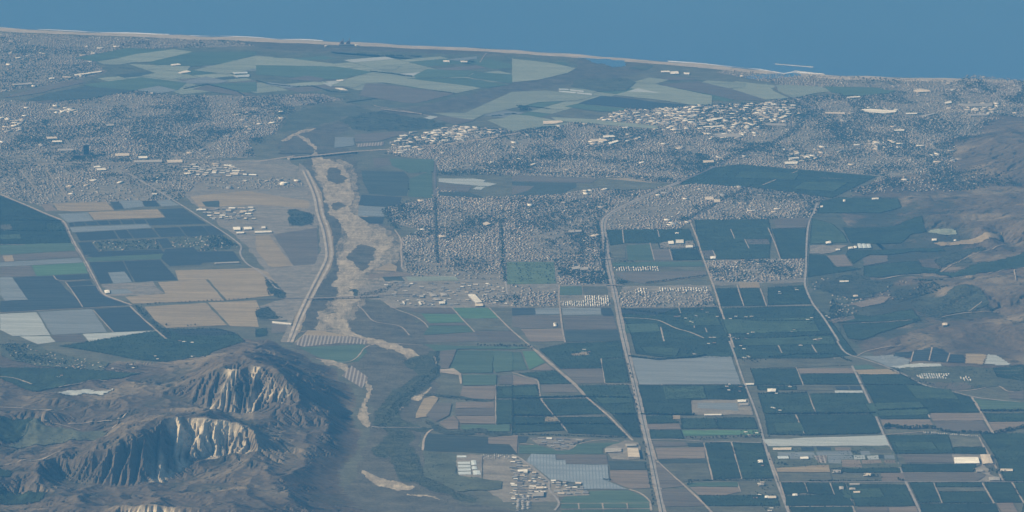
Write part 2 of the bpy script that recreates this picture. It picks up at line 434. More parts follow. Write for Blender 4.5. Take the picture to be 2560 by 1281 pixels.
VALLEY = world(pts("2015,560 2060,500 2130,490 2250,500 2380,520 2440,600 2400,640 2470,690 2400,720 2440,760 2500,810 2330,835 2150,880 2090,850 2040,770 2012,700"))
v_ = inside(VALLEY, HR.gx, HR.gy) * np.clip((fbm(HR.gx / 260, HR.gy / 420, 71, 4) - 0.36) * 6, 0, 0.9)
HR.brush = np.maximum(HR.brush, v_ * np.clip(1.25 - HR.h / 110, 0, 1))

def hill_object(hf, name, label):
    z = hf.h - 1.0
    z = np.where(hf.h < 2.0, np.minimum(z, hf.h * 2 - 3.0), z)
    z = np.maximum(z, -2.0)
    V = np.stack([hf.gx, hf.gy, z], -1).reshape(-1, 3)
    idx = np.arange(hf.nx * hf.ny).reshape(hf.ny, hf.nx)
    q = np.stack([idx[:-1, :-1], idx[:-1, 1:], idx[1:, 1:], idx[1:, :-1]], -1).reshape(-1, 4)
    keep = (z.reshape(-1)[q].max(1) > -1.9)
    q = q[keep]
    me = mesh_np(name, V, np.full(len(q), 4), q.ravel())
    for nm, arr in (("rock", hf.rock), ("brush", hf.brush)):
        a = me.attributes.new(nm, 'FLOAT', 'POINT'); a.data.foreach_set("value", arr.astype(np.float32).ravel())
    me.polygons.foreach_set("use_smooth", np.zeros(len(me.polygons), bool))
    return link(name, me, [hill_m], kind='structure', label=label)

hill_object(HL, "hills", "brown grassy hills with two pale eroded cliffs beside the dry river")
hill_object(HR, "hills", "brown grassy spurs and canyons rising behind the orchards by the town")

def HT(x, y):
    return HL(x, y) + HR(x, y)

# ------------------------------------------------------------------ ground, sea, shore
def sheet(name, poly, z, mat, kind='structure', label=None, cat=None, group=None, top=0.0, drape=None, cell=12.0):
    """one land patch from an outline in world metres: flat sheet, canopy slab of height 'top', or draped over the hills"""
    poly = np.asarray(poly, float)
    if area(poly) < 0: poly = poly[::-1]
    if drape is None:
        c = np.concatenate([poly, poly.mean(0)[None]])
        drape = HT(c[:, 0], c[:, 1]).max() > 1.0
    n = len(poly)
    if drape:
        x0, y0 = poly.min(0); x1, y1 = poly.max(0)
        cy = cell * 1.5
        gx, gy = np.meshgrid(np.arange(x0 - cell, x1 + cell * 2, cell), np.arange(y0 - cy, y1 + cy * 2, cy))
        ins = inside(poly, gx[:-1, :-1] + cell / 2, gy[:-1, :-1] + cy / 2)
        if not ins.any(): return None
        idx = np.arange(gx.size).reshape(gx.shape)
        q = np.stack([idx[:-1, :-1][ins], idx[:-1, 1:][ins], idx[1:, 1:][ins], idx[1:, :-1][ins]], -1)
        used, inv = np.unique(q, return_inverse=True)
        X, Y = gx.ravel()[used], gy.ravel()[used]
        V = np.stack([X, Y, HT(X, Y) + z + top], -1)
        me = mesh_np(name, V, np.full(len(q), 4), inv.ravel())
    elif top:
        V = [(x, y, z) for x, y in poly] + [(x, y, z + top) for x, y in poly]
        me = mesh(name, V, [tuple(range(n, 2 * n))] + [(i, (i + 1) % n, n + (i + 1) % n, n + i) for i in range(n)])
    else:
        me = mesh(name, [(x, y, z) for x, y in poly], [tuple(range(n))])
    return link(name, me, [mat], kind=kind, label=label, cat=cat, group=group)

link("ground", mesh("ground", [(-19000, -1500, 0), (19000, -1500, 0), (19000, 58000, 0), (-19000, 58000, 0)], [(0, 1, 2, 3)]), [M('m')], kind='structure', label="dry plain under the farms and towns")

COAST = "-900,12 0,70 120,77 220,82 370,86 500,92 620,95 700,100 860,106 1000,113 1100,118 1200,122 1290,127 1370,132 1450,138 1560,147 1640,153 1700,157 1800,166 1870,173 1905,177 1935,182 1960,186 1985,182 2060,187 2100,190 2200,193 2300,196 2430,199 2560,203 3400,222"
cl = world(pts(COAST))
cl = subdiv(np.array(cl), 120)[:-1]
cl = cl[: np.argmax(cl[:, 0])]                     # the open line only
cl[:, 1] += 90 * (fbm(cl[:, 0] / 300, cl[:, 0] * 0, 5, 4) - 0.5)
seapoly = np.concatenate([cl, [(18900, cl[-1, 1]), (18900, 57900), (-18900, 57900), (-18900, cl[0, 1])]])
sheet("sea", seapoly, 1.5, sea_m, label="calm blue sea beyond the beach", drape=False)

def strip_along(name, line, d0, d1, z, mat, label, seed, jit):
    a = line.copy(); b_ = line.copy()
    w = fbm(line[:, 0] / 500, line[:, 0] * 0 + seed, seed, 4) - 0.5
    w2 = fbm(line[:, 0] / 350 + 9, line[:, 0] * 0 + seed, seed + 2, 4) - 0.5
    a[:, 1] += d0 + jit * w; b_[:, 1] += d1 + jit * w2
    sheet(name, np.concatenate([a, b_[::-1]]), z, mat, label=label, drape=False)
strip_along("beach", cl, -240, 8, 2.0, M('E'), "long pale sandy beach along the sea", 3, 150)
for k in range(0, len(cl) - 14, 14):
    if noise2(np.array([k * 0.21]), np.array([3.3]), 9)[0] > 0.42:
        strip_along("sea_foam", cl[k:k + 13], 20, 75, 2.4, M('F'), "line of white surf along the beach", 5 + k, 110)

# ------------------------------------------------------------------ land patches  (code | tile | outline | where)
# traced outline by outline from the photograph, placed on the plain
ZONES = """
U||0,82 200,90 600,104 640,116 480,120 300,126 235,158 272,180 180,202 0,232|grey coastal suburb ground beside the beach
M||200,155 320,118 480,118 640,128 760,133 1000,130 1200,138 1450,150 1440,178 1250,215 1050,270 900,265 800,235 640,240 430,240 300,215 180,250 100,250 200,215 280,180 240,155|broad coastal plain of pale crops behind the beach
B||600,104 760,108 900,112 1210,126 1280,132 1190,140 1000,128 760,130 640,122|dune scrub behind the beach and power station
U||0,250 100,255 300,222 430,238 640,240 800,235 860,250 700,272 680,300 690,335 620,352 640,392 440,402 300,420 0,425|grey ground of the large left-hand town
U||0,425 300,420 440,402 720,400 760,430 780,470 480,485 410,505 250,512 100,515 0,485|grey town ground between the orchards and the freeway
Y||470,440 640,440 760,432 790,560 800,700 700,745 660,670 600,600 520,540 460,490|dry waste land beside the levee
B||690,385 720,350 760,330 870,320 960,290 1100,285 1180,270 1330,225 1450,205 1560,195 1640,165 1560,150 1440,145 1440,176 1250,215 1050,266 940,285 830,308 760,322 700,345|dry brown river bed running to the sea
K||850,298 900,284 960,278 1010,288 1060,296 1130,312 1080,322 1040,324 960,330 910,329 870,318|dull green wood beside the river
M||720,288 800,262 900,267 932,280 830,302 740,328 690,335|green park beside the river
B||690,385 720,345 830,305 880,320 840,345 835,368 900,380 880,395 740,396|brown river bed at the freeway bridge
B||735,393 885,390 905,440 890,520 930,545 990,580 1010,640 1000,690 960,720 900,735 920,755 1000,770 1050,800 1075,830 1080,880 1070,940 1100,960 1090,1010 1040,1060 1060,1090 1060,1200 1130,1250 1290,1281 1290,1330 800,1330 880,1200 935,1080 940,1000 880,920 800,900 730,870 790,790 840,690 830,600 800,480|brown scrub of the wide dry river bed
U||1000,350 1140,316 1290,325 1490,300 1570,268 1760,262 1900,258 2000,240 2120,238 2560,214 2600,216 2600,460 2560,480 2150,492 2200,440 1960,420 1800,410 1700,460 1480,445 1280,440 1100,430 1085,402 960,385|grey ground of the big town below the hills
U||1940,186 2060,190 2300,200 2600,208 2600,226 2560,224 2100,238 1950,212 1790,182 1830,172|grey ground of the seaside town by the harbour
U||965,520 1080,497 1090,470 1200,495 1400,485 1500,470 1690,468 1740,460 1900,472 2065,492 2030,548 1735,552 1690,577 1515,577 1530,660 1535,730 1525,768 1270,768 1020,770 960,755 900,742 930,720 1010,690 1000,600 1050,575 975,555|grey ground of the housing estates between river and freeway
U||1555,715 1775,712 1792,768 1545,770|grey ground of the small estate by the freeway overpass
U||1765,651 2013,646 2013,706 1780,714|grey ground of the square estate among orchards
M||2015,560 2060,500 2130,490 2250,500 2380,520 2440,600 2400,690 2300,720 2420,760 2480,810 2330,830 2150,880 2090,850 2040,770 2012,700|green valley of orchards under the hills
Y||1145,1140 1280,1138 1330,1160 1380,1210 1440,1216 1480,1240 1395,1241 1400,1255 1260,1255 1200,1215 1150,1190|dusty yards of the industrial hamlet
Y||720,690 830,690 790,745 770,757 720,800 670,800 640,770 710,745 700,710|dusty gravel yard beside the levee
Y||470,490 600,478 780,500 780,520 700,560 600,545 540,520|graded dirt pad beside the business park
"""
FIELDS = """
O|01|0,190 80,217 270,302 330,322 470,377 545,540 0,560|dark orchard beside the bent dirt road
m|01|0,408 78,405 98,448 0,452|olive plot inside the dark orchard
g|01|0,482 146,478 158,508 0,514|green plot inside the dark orchard
o|01|340,396 468,392 490,440 350,442|lighter plot by the road bend
r|01|308,252 372,247 430,302 345,306|small reddish dirt pad at the road corner
S|01|400,247 800,236 858,300 540,306 432,300|tan field below the suburb edge
D|01|822,235 888,232 928,288 862,291|small dark field beside the tan one
G|01|892,226 1058,226 1080,268 932,288|grey field below the suburb edge
D|01|1062,228 1168,225 1198,268 1090,271|dark field between two grey ones
G|01|1178,226 1268,221 1348,260 1208,271|grey field by the straight road
S|01|662,312 1180,290 1236,350 705,371|long tan field above the row of small dark cells
G|01|432,327 660,315 704,376 510,389|pale grey field at the road bend
D|01|515,392 545,389 556,416 527,420|first cell of the row of six dark cells
D|01|552,388 628,384 647,412 562,416|second dark cell of the row of six
D|01|636,384 720,380 738,409 654,412|third dark cell of the row of six
D|01|728,380 805,376 823,405 746,408|fourth dark cell of the row of six
D|01|813,376 893,372 913,402 832,405|fifth dark cell of the row of six
D|01|903,372 990,370 1010,400 920,402|sixth dark cell of the row of six
D|01|998,369 1082,366 1104,397 1017,400|dark cell ending the row of small cells
D|01|1195,290 1375,283 1550,400 1120,410 1092,366 1242,353|large dark field beside the straight road
G|01|522,425 1104,402 1138,430 546,464|long narrow grey strip between dark fields
D|01|560,468 848,450 888,511 600,527|dark field under the grey strip
D|01|860,450 948,444 998,510 902,511|narrow dark field under the grey strip
D|01|958,443 1140,434 1192,500 1006,510|dark field below the grey strip end
D|01|1150,432 1340,424 1395,492 1205,500|dark field above the rural homes
D|01|1348,422 1520,416 1577,488 1405,494|dark field near the straight road
D|01|1526,416 1612,415 1684,480 1584,487|dark field touching the straight road
D|01|585,540 685,534 752,626 632,634|small dark field beside the nursery
M|01|690,536 1170,516 1205,588 752,602|nursery plot with small white sheds
D|01|1176,512 1254,508 1304,577 1222,584|small dark field beside rural lots
M|01|1262,506 1660,488 1800,572 1650,602 1490,603 1450,576 1310,580|rural home lots with trees
D|01|770,605 1208,592 1238,622 722,654 645,642|dark strip under the nursery
g|01|650,655 1230,624 1276,660 668,684|olive green strip under the nursery
D|01|1240,590 1450,577 1480,610 1640,606 1752,606 1802,678 1520,690 1500,705 1270,718 1206,660|long stepped dark field above the tan fields
D|01|668,690 918,680 1000,835 752,850|dark field around the grey square
D|01|926,680 1200,668 1328,820 1012,836|big dark field right of the grey square
g|01|0,556 540,541 580,598 0,632|green strip below the dark orchard
b|01|0,640 575,604 592,648 0,684|brown strip left of the road
S|01|20,640 92,635 108,680 38,682|tan patch inside the brown strip
G|01|0,690 598,655 622,690 0,722|long grey strip left of the road
b|01|0,726 225,713 270,790 0,800|dark purple-brown field at the frame edge
n|01|240,712 632,691 658,770 277,792|bright green field beside the road
D|01|96,802 398,790 640,1030 0,1064 0,980 210,968|wide dark striped field round the grey block
G|01|0,802 92,801 208,967 40,978 0,930|grey block inside the dark field
D|01|406,788 662,776 680,813 432,829|dark field above the farm track
D|01|490,836 678,826 700,858 516,868|narrow dark field above the road bend
D|01|510,873 718,863 750,925 985,1000 978,1010 632,1028|dark field inside the road bend
W|01|0,1076 273,1063 378,1234 96,1244 0,1196|large white covered field at the frame edge
G|01|288,1061 690,1041 800,1210 390,1234|grey mulched field beside the white one
D|01|702,1040 975,1023 1164,1195 852,1211|dark striped field beside the drain
W|01|622,1226 1190,1201 1240,1260 668,1289|long white field under the striped one
W|01|150,1246 375,1241 418,1284 282,1303 205,1272|small white field at the hill foot
b|01|388,1237 600,1227 652,1284 420,1284|brown field between two white ones
O||150,866 420,823 540,822 592,836 612,856 530,880 520,895 420,906 340,900 250,882|orchard at the foot of the hills
D|01|1270,1190 1650,1186 1768,1216 1640,1240 1350,1235|dark plot below the tan fields
V|01|985,1010 1062,1016 1150,1110 1292,1242 1250,1276 1184,1190|dark wooded drain
S||437,677 640,670 668,680 710,737 567,752 521,699 446,703|large pale tan field below the long dark field
S||396,706 515,700 560,752 415,757 332,760 312,743 414,735|pale tan field by the road bend
S||361,768 515,758 567,814 416,821 386,800|tan field beside the drain
S||521,757 640,752 652,778 640,790 648,818 576,816|tan field by the pond
Y||250,712 380,705 412,734 300,742 268,738|farm yard with a pale pond
G|01|832,896 950,886 1002,918 832,930|pale sheet of covers in the farm yard
G|01|810,766 935,757 990,837 850,848|pale grey square inside dark fields
V||660,690 715,735 708,752 670,742|dark creek bend beside the tan field
S|11|0,492 100,486 278,714 130,724 95,714 0,592|tan triangle field beside the levee
b|11|128,480 458,430 474,700 282,714|brown square field beside the levee
V|11|0,1030 90,1022 140,1080 205,1105 100,1118 0,1100|dark wooded pond corner
b|11|110,1130 270,1130 260,1210 120,1220|brown yard by the white shed
O|11|0,1188 78,1184 80,1240 0,1250|small dark orchard plot by the levee
Y||470,412 640,408 735,420 745,442 640,446 480,442|pale paved ground of the park below the freeway
U||500,446 740,443 775,470 640,476 520,474|grey ground of the home rows beside the levee
S||475,492 620,478 690,490 780,505 770,522 640,512 500,520|graded sandy pad
d||505,505 548,502 548,518 515,518|dark pit in the sandy pad
V|11|245,300 300,290 440,330 430,410 250,420|scrubby basin beside the levee
S|11|350,0 440,190 440,310 490,400 515,520 530,640 500,700 380,930 290,1100 235,1290 272,1290 340,1190 420,980 470,870 560,740 585,650 580,480 520,340 490,160 400,15|pale levee bank along the river
B|11|462,100 500,200 530,330 640,382 690,510 630,622 600,680 622,742 580,842 590,950 580,1076 480,1070 460,1110 580,1196 322,1200 420,992 480,882 570,752 602,642 592,472 532,345 484,152|dark scrub strip along the levee
Q||768,402 888,396 898,520 935,556 1000,588 1006,640 962,712 902,762 884,792 862,852 800,852 786,800 838,742 850,680 838,640 862,560 812,480|mottled sand and scrub of the braided wash
Y|11|330,-60 400,0 440,190 440,310 490,400 515,520 530,640 500,700 380,930 290,1100 235,1290 190,1290 240,1120 330,930 440,700 480,600 470,420 400,300 400,190 320,20|dusty pale margin of the levee
R|11|440,30 480,90 600,130 690,150 560,120 510,115 520,180 530,260 560,320 620,370 660,450 692,510 660,580 632,640 602,680 622,740 592,830 590,900 600,960 600,1040 580,1080 480,1070 465,1110 520,1150 580,1190 660,1195 640,1130 660,1070 740,1000 770,960 750,900 770,840 780,790 860,740 900,690 960,620 1010,580 1030,540 1000,490 930,450 860,430 780,370 730,320 700,260 690,180 640,150 560,60|broad pale sand of the river bed
B|11|700,610 780,560 850,560 900,600 880,660 820,740 780,770 740,700 690,660|scrubby island in the sand
B|11|560,250 640,235 670,280 600,300|small scrub patch in the sand
R|10|300,1030 390,1075 440,1130 400,1180 470,1281 520,1281 500,1190 430,1140 460,1100 410,1060 330,1010|pale sandy wash above the freeway bridge
R|10|180,1060 320,990 460,955 440,975 330,1010 210,1066|pale track bank along the river
R||925,848 990,862 1040,880 1074,898 1072,912 1052,926 1034,910 1000,885 940,862|pale sandbar at the river bend
V||1084,876 1097,882 1100,932 1074,960 1036,986 1006,1016 984,1050 964,1070 944,1068 960,1042 986,1006 1016,974 1054,948 1082,922|dark winding belt of trees along the stream at the hill foot
R||1030,1000 1060,985 1075,965 1082,968 1066,992 1036,1008|pale gravel bank beside the dark stream trees
R||838,786 868,800 874,826 925,846 990,861 988,872 930,862 882,852 848,836|pale sand joining the wash to the river bend
R||1072,886 1080,880 1086,900 1078,930 1062,950 1040,975 1030,972 1052,945 1066,920|thin pale sand beside the stream bend
R||1000,1006 1016,990 1030,985 1016,1004 1002,1018|small pale sand streak above the thicket
R||1050,948 1072,936 1076,942 1058,960|little sandbar in the thicket
R||908,1172 950,1190 990,1205 1040,1220 1015,1228 960,1220 918,1200 906,1184|curved pale sandbar at the hill foot
R||1005,1232 1060,1240 1110,1254 1060,1246|thin pale sand streak
R||995,1020 1012,1010 1000,1030|pale sand spot by the thicket
K||1000,900 1062,888 1080,872 1092,880 1098,930 1080,962 1040,985 1015,1010 1000,1040 1030,1064 1100,1074 1060,1076 1010,1080 1035,1120 1060,1175 1110,1215 1200,1245 1180,1256 1090,1232 1040,1212 1000,1192 970,1150 985,1100 960,1074 935,1068 935,1040 955,1010 980,985 1005,965 1050,930|dark green stream thicket winding past the hill foot
K||1000,1075 1040,1090 1000,1130 950,1150 930,1135 960,1100|dull green scrub below the weir
V||870,720 905,735 960,722 1000,700 960,735 890,745|scrub along the river bank
S||735,858 770,826 830,832 920,850 880,842 800,845|sandy strip above the nursery rows
Z||735,862 760,838 870,842 920,852 915,862 850,858 760,868|striped nursery rows by the river
g||745,870 910,862 918,880 895,905 850,910 800,895|pale green fields under the hill
R||790,898 850,905 905,945 925,960 932,985 920,1010 930,1040 925,1068 900,1060 885,1035 905,1010 915,980 910,965 850,925|pale dirt road bank under the hill
Z||855,940 880,915 920,945 905,972|striped orchard plot by the dirt road
d|11|790,0 1110,10 1150,60 1130,190 1030,190 850,175 800,80|dark green field by the river
g|11|1152,62 1320,0 1320,210 1140,195|green field by the straight grey road
g|10|1000,1192 1335,1196 1330,1290 1150,1300 1010,1240|green field below the freeway
b|10|880,1185 1000,1190 1020,1240 890,1260|brown strip below the freeway
D|11|790,182 1092,200 1072,260 980,270 766,262|dark blue field with pale tracks
G|11|772,266 975,276 960,346 762,340|pale grey block by the river
D|11|768,346 958,351 950,400 850,400|small dark plot below the grey block
W|11|1370,60 1640,62 1720,72 1705,85 1808,101 1740,120 1540,105 1368,86|white greenhouse field by the grey road
W|11|1652,122 1720,122 1690,145 1622,140|small white covered plot
b|11|1370,97 1620,116 1590,160 1370,150|brown field below the white covers
d|11|1370,160 1600,165 1720,205 1450,195 1375,190|dark green field above the estate
S|11|890,742 1010,692 1060,720 1050,760 1000,752 890,750|pale dirt lot by the river
r|11|850,780 1060,760 1120,765 1190,790 940,800 840,822|brown dirt fields by the river
d|11|945,800 1090,797 1115,830 970,832|small dark green plot
L|11|1120,797 1490,793 1525,825 1145,832|long pale greenhouse strip
Y|11|780,880 950,830 1500,832 1900,835 1920,1022 1010,1030 960,975 1180,930 760,948|grey-tan industrial ground at the bridge end
b|11|1062,1036 1470,1031 1530,1074 1240,1070|brown field below the industrial yards
n|11|1242,1076 1532,1078 1570,1140 1300,1145|green field beside the diagonal track
b|11|1305,1147 1572,1142 1590,1163 1302,1160|brown strip between green fields
g|11|1300,1164 1592,1166 1640,1210 1250,1235|second green field beside the track
b|11|1250,1240 1640,1214 1690,1281 1290,1290|brown-grey field above the hedge
n|11|1476,1031 1740,1031 1832,1108 1560,1110|deep green field between two tracks
m|11|1562,1112 1834,1110 1910,1200 1642,1202|drab field between two tracks
b|11|1642,1206 1920,1204 1985,1284 1680,1290|brown field above the rows of trees
b|21|0,40 100,35 640,65 590,95 480,92 0,80|brown field below the big town
d|21|0,84 480,97 480,122 360,180 0,192|dark green field below the big town
b|21|0,112 170,117 120,152 0,186|brown wedge in the green field
m|21|620,92 700,50 860,55 1140,102 1060,140 880,150 620,130|dry open park by the freeway
S|21|690,60 860,58 1100,98 900,80|dry pale rise in the open park
O||1700,462 1760,425 1850,412 1960,422 2190,442 2110,482 2080,496 2040,490 1900,470 1740,460|dark orchard below the big town
O|21|706,446 1325,440 1385,580 1110,585 1098,545 850,545 740,562|dark orchard right of the freeway bend
m|21|735,572 850,590 852,660 752,656|dull plot by the freeway
g|21|858,562 1038,552 1064,675 868,672|green plot between two brown ones
b|21|1044,592 1178,587 1198,675 1070,675|brown plot beside the packing yard
Y|21|1100,545 1360,520 1370,580 1110,584|packing yard ground in the orchard
O|21|1196,594 1385,587 1420,671 1212,673|dark orchard below the packing yard
g|21|750,692 1418,682 1440,720 760,722|green strip above the white mobile homes
b|21|770,766 1450,752 1460,780 1420,800 1000,850 830,822|brown field below the mobile homes
O|21|1372,372 1920,366 1945,470 1925,660 1450,669 1398,590 1388,500|large dark orchard in a square block
b|21|1752,517 1920,514 1935,553 1775,553|brown plot inside the orchard
b|21|1422,602 1500,597 1530,665 1450,662|brown plot at the orchard corner
S|21|1700,840 1850,838 1860,880 1710,882|tan plot below the square estate
O|21|1527,886 1693,882 1738,1014 1545,1018|orchard block below the square estate
O|21|1707,886 1858,884 1908,1014 1745,1015|second orchard block below the square estate
O|31|0,880 270,860 320,1000 0,1010|orchard block left of the valley road
N||1266,656 1384,656 1390,710 1268,712|green golf course
g|21|352,871 520,869 526,934 362,935|green field above the white mobile homes
m|21|528,870 708,868 718,930 532,934|drab field by the freeway
D|21|0,1031 168,1031 176,1080 0,1088|dark field below the old town
G|21|172,1036 350,1031 373,1079 177,1080|pale grey strip left of the track
G|21|372,1031 664,1031 670,1084 382,1085|pale grey strip right of the track
D|21|668,1036 740,1031 768,1088 682,1089|small dark field beside the freeway
b|21|0,1092 374,1086 384,1180 80,1185 0,1172|grey-brown field left of the track
r|21|65,1190 380,1186 394,1281 135,1284|tan-brown field left of the track
b|21|390,1092 760,1092 790,1192 396,1194|grey-brown field by the freeway
d|21|397,1199 790,1197 812,1281 402,1284|dark green field by the freeway
D|21|822,1036 1238,1036 1250,1070 1100,1084 825,1068|blue-grey field right of the freeway
O||1555,785 1640,790 1695,772 1790,769 1838,880 1830,893 1700,896 1640,893 1590,885 1578,840|big dark orchard between freeway and road
O||1796,772 2034,766 2078,806 2140,888 2050,897 1840,897|dark orchard right of the long road
O||2040,770 2076,800 2030,797|dark orchard corner by the valley road
O|22|205,62 400,18 815,0 835,122 660,130 670,203 365,206|dark orchard right of the diagonal track
S|22|440,95 560,80 585,100 460,108|dirt clearing in the orchard
b|22|367,208 674,205 694,312 492,318|brown field by the diagonal track
O|22|670,136 838,127 880,309 700,311|dark orchard beside the freeway
g|22|0,84 58,80 116,218 0,218|green field left of the farm track
n|22|76,77 170,76 248,160 130,215|bright green field by the diagonal track
r|22|135,218 250,165 316,214|tan corner by the diagonal track
O|22|50,242 320,222 445,322 212,322 192,280|orchard above the brown strip
r|22|0,252 180,292 194,322 0,328|tan field left of the farm track
b|22|217,326 450,321 500,382 222,384|brown strip field
O|22|0,336 194,328 206,428 0,428|dark orchard left of the farm track
O|22|0,440 208,437 306,555 0,558|second dark orchard left of the farm track
O|22|222,436 560,431 688,545 322,558|dark orchard between two tracks
O|22|494,332 870,327 930,545 746,545 572,424|dark orchard between track and freeway
O|22|0,568 330,570 395,668 0,690|dark orchard above the hamlet
O|22|345,572 700,567 780,640 870,715 425,690|dark orchard beside the diagonal track
O|22|752,552 932,552 965,720 905,718|dark orchard wedge by the freeway
S|22|246,566 335,566 346,600 247,602|small tan lot beside the track
r|12|1740,725 1930,705 1965,706 1955,845 1900,840 1850,772 1742,770|tan farm yard with tracks
d|12|1262,690 1740,720 1740,772 1900,775 1960,845 1255,825|deep blue-green field by the river
D|22|48,714 125,716 102,758 50,767|small dark plot by the farm yard
Y|22|130,722 600,732 470,760 440,808 350,818 200,775|ground of the small hamlet
g|22|52,782 180,777 340,822 450,812 490,772 800,757 830,790 680,800 680,845 50,845|dark green field round the hamlet
Y|22|692,800 840,742 950,762 966,880 740,888 705,830|dirt yard of the big white warehouse
X|22|145,846 325,852 330,890 402,892 406,926 715,926 730,1050 690,1040 870,1110 540,1110 520,1065 290,1040 180,950 110,900|pale striped shade houses
b|22|332,853 705,853 718,922 406,922 402,890 332,888|brown field above the shade houses
d|22|722,897 1000,902 1010,964 736,966|dark field beside the freeway
r|22|736,969 1010,969 1040,1100 890,1108 740,1050|reddish-brown field beside the freeway
g|22|582,1127 870,1117 1000,1172 1038,1213 362,1214 400,1165 578,1155|green field below the shade houses
g|22|370,1220 490,1219 495,1256 370,1258|first small green plot of the gridded row
g|22|505,1219 672,1218 676,1255 508,1256|second small green plot of the gridded row
g|22|685,1218 855,1217 860,1254 688,1255|third small green plot of the gridded row
g|22|868,1217 1028,1216 1034,1253 872,1254|fourth small green plot of the gridded row
g|22|372,1266 518,1264 522,1300 374,1300|first green plot of the lower gridded row
g|22|530,1264 675,1264 680,1300 534,1300|second green plot of the lower gridded row
g|22|690,1264 862,1262 868,1300 694,1300|third green plot of the lower gridded row
g|22|875,1262 1036,1262 1040,1300 880,1300|fourth green plot of the lower gridded row
b|22|1046,752 1300,756 1315,784 1072,794|dull field right of the freeway
d|22|1312,762 1430,762 1440,794 1322,790|small dark field below the tree line
r|22|1076,800 1440,797 1450,880 1092,884|tan-brown field right of the freeway
d|22|1096,887 1452,885 1460,914 1112,914|dark strip right of the freeway
m|22|1140,917 1457,917 1500,1045 1322,1050 1290,1060|drab field by the new diagonal track
b|22|1076,912 1100,912 1290,1090 1100,1106|brown wedge between freeway and track
O|22|1442,766 1638,762 1718,1028 1512,1034|dark orchard left of the pale lane
O|22|1654,762 1868,762 1930,900 1965,1028 1728,1034|dark orchard right of the pale lane
g|22|1312,1062 1690,1057 1700,1090 1332,1090|green strip below the orchards
r|22|1332,1096 1700,1094 1714,1128 1600,1155 1400,1155|brown strip below the green one
O|22|1402,1160 1980,1157 2005,1235 1462,1235|dark orchard by the diagonal track
b|22|1100,1112 1305,1112 1448,1235 1150,1245|brown field left of the diagonal track
m|22|1150,1250 1450,1242 1500,1300 1165,1300|drab plot at the bottom edge
G|22|897,122 960,126 1100,146 1250,131 1380,128 1450,113 1645,116 1718,324 952,325|huge pale blue-grey mulched field
O|22|946,332 1740,331 1770,437 1338,440 1345,555 1002,547|dark orchard below the mulched field
o|22|1132,337 1430,336 1460,430 1158,438|lighter orchard block
Y|22|1338,446 1770,437 1802,550 1360,558|nursery yard with covers
G|22|1390,462 1690,466 1700,524 1392,500|long pale nursery covers
O|22|1002,560 1200,557 1205,587 1258,614 1012,618|dark orchard by the freeway
r|22|1014,622 1256,621 1270,661 1027,662|tan strip by the freeway
S|22|1200,558 1262,557 1265,584 1206,587|square tan lot among orchards
O|22|1268,580 1518,579 1545,655 1274,660|orchard below the nursery
O|22|1530,576 1810,573 1844,658 1550,658|orchard below the nursery beside the road
n|22|1272,669 1842,666 1860,700 1292,710|long green strip above the tree line
O|22|1028,669 1266,669 1290,732 1042,735|orchard corner by the freeway
m|32|0,137 500,132 630,180 210,198 0,198|drab plot below the orchard
r|32|222,207 630,202 650,238 242,244|long tan strip
O|32|242,249 660,246 700,324 267,325|orchard below the tan strip
O|32|-130,207 210,206 260,328 -90,330|orchard right of the long road
O|32|-80,338 210,338 214,365 -75,368|narrow orchard strip by the white barn
m|32|216,336 480,336 500,370 218,370|drab plot beside the barn
D|32|502,339 595,337 604,364 512,367|left one of two small dark squares
D|32|610,337 690,337 700,364 616,364|right one of two small dark squares
W|32|500,371 708,371 714,387 506,389|white strip under two dark squares
O|32|-75,398 298,392 350,540 -30,545|orchard right of the road below the barn
O|32|312,394 720,392 798,535 362,540|orchard between two pale lanes
O|32|-25,552 200,552 270,698 0,700|orchard left of the pale lane
O|32|217,552 810,547 860,660 830,690 282,705|orchard right of the pale lane
O|32|690,252 1008,252 1148,324 722,325|orchard inside the bend of the valley road
O|32|724,331 1150,331 1400,386 1520,422 1590,534 1200,538 1190,518 822,520|wide orchard below the valley road
O|32|822,542 1194,541 1210,582 846,585|dark strip orchard
r|32|842,589 1214,589 1260,658 1150,650 872,658|tan field above the tree row
r|32|1207,541 1600,541 1620,597 1237,597|tan strip below the wide orchard
b|32|1240,601 1610,600 1670,688 1350,678 1262,650|purple-brown field above the tree row
g|32|1542,432 1950,462 1950,512 1602,512|pale green field by the valley road
O|32|1622,542 1950,542 1950,604 1652,605|orchard at the frame edge
r|32|1657,607 1950,606 1950,640 1702,690|tan field at the frame edge
S|32|652,215 900,210 1000,247 682,250|tan field inside the road bend
g|32|642,186 760,177 808,210 660,212|small green field inside the road bend
G|32|690,112 938,112 1068,150 1052,180 910,195 830,160|pale blue field at the hill foot
W|32|910,190 1050,178 1300,192 1300,208 1000,206|white strip at the hill foot
D|32|948,102 1090,99 1070,134 945,125|first small dark vineyard at the hill foot
D|32|1100,89 1223,86 1205,164 1074,160|second dark vineyard at the hill foot
D|32|1236,86 1308,91 1350,110 1338,174 1218,165|third dark vineyard at the hill foot
D|32|1366,116 1468,121 1475,179 1352,177|fourth dark vineyard at the hill foot
S|32|1482,111 1640,120 1610,194 1478,185|tan terrace at the hill foot
W|32|1650,119 1710,121 1808,190 1810,200 1622,190|bright cream terrace at the hill foot
M|32|920,200 1500,210 1920,205 1920,400 1730,330 1400,380 1200,320 1050,250|scrubby ground below the terraces
b|32|1165,312 1480,311 1548,348 1420,377 1302,358|brown field by the valley road
O|32|1690,210 1920,200 1920,300 1720,270|orchard at the valley mouth
b|32|1800,385 1920,372 1920,440 1810,430|brown field beyond the valley road
W|32|-40,738 878,707 912,785 0,789|very long white covered field
M|32|0,793 920,792 1000,952 62,952|nursery patchwork ground
G|32|68,836 340,832 355,858 76,864|pale nursery bed
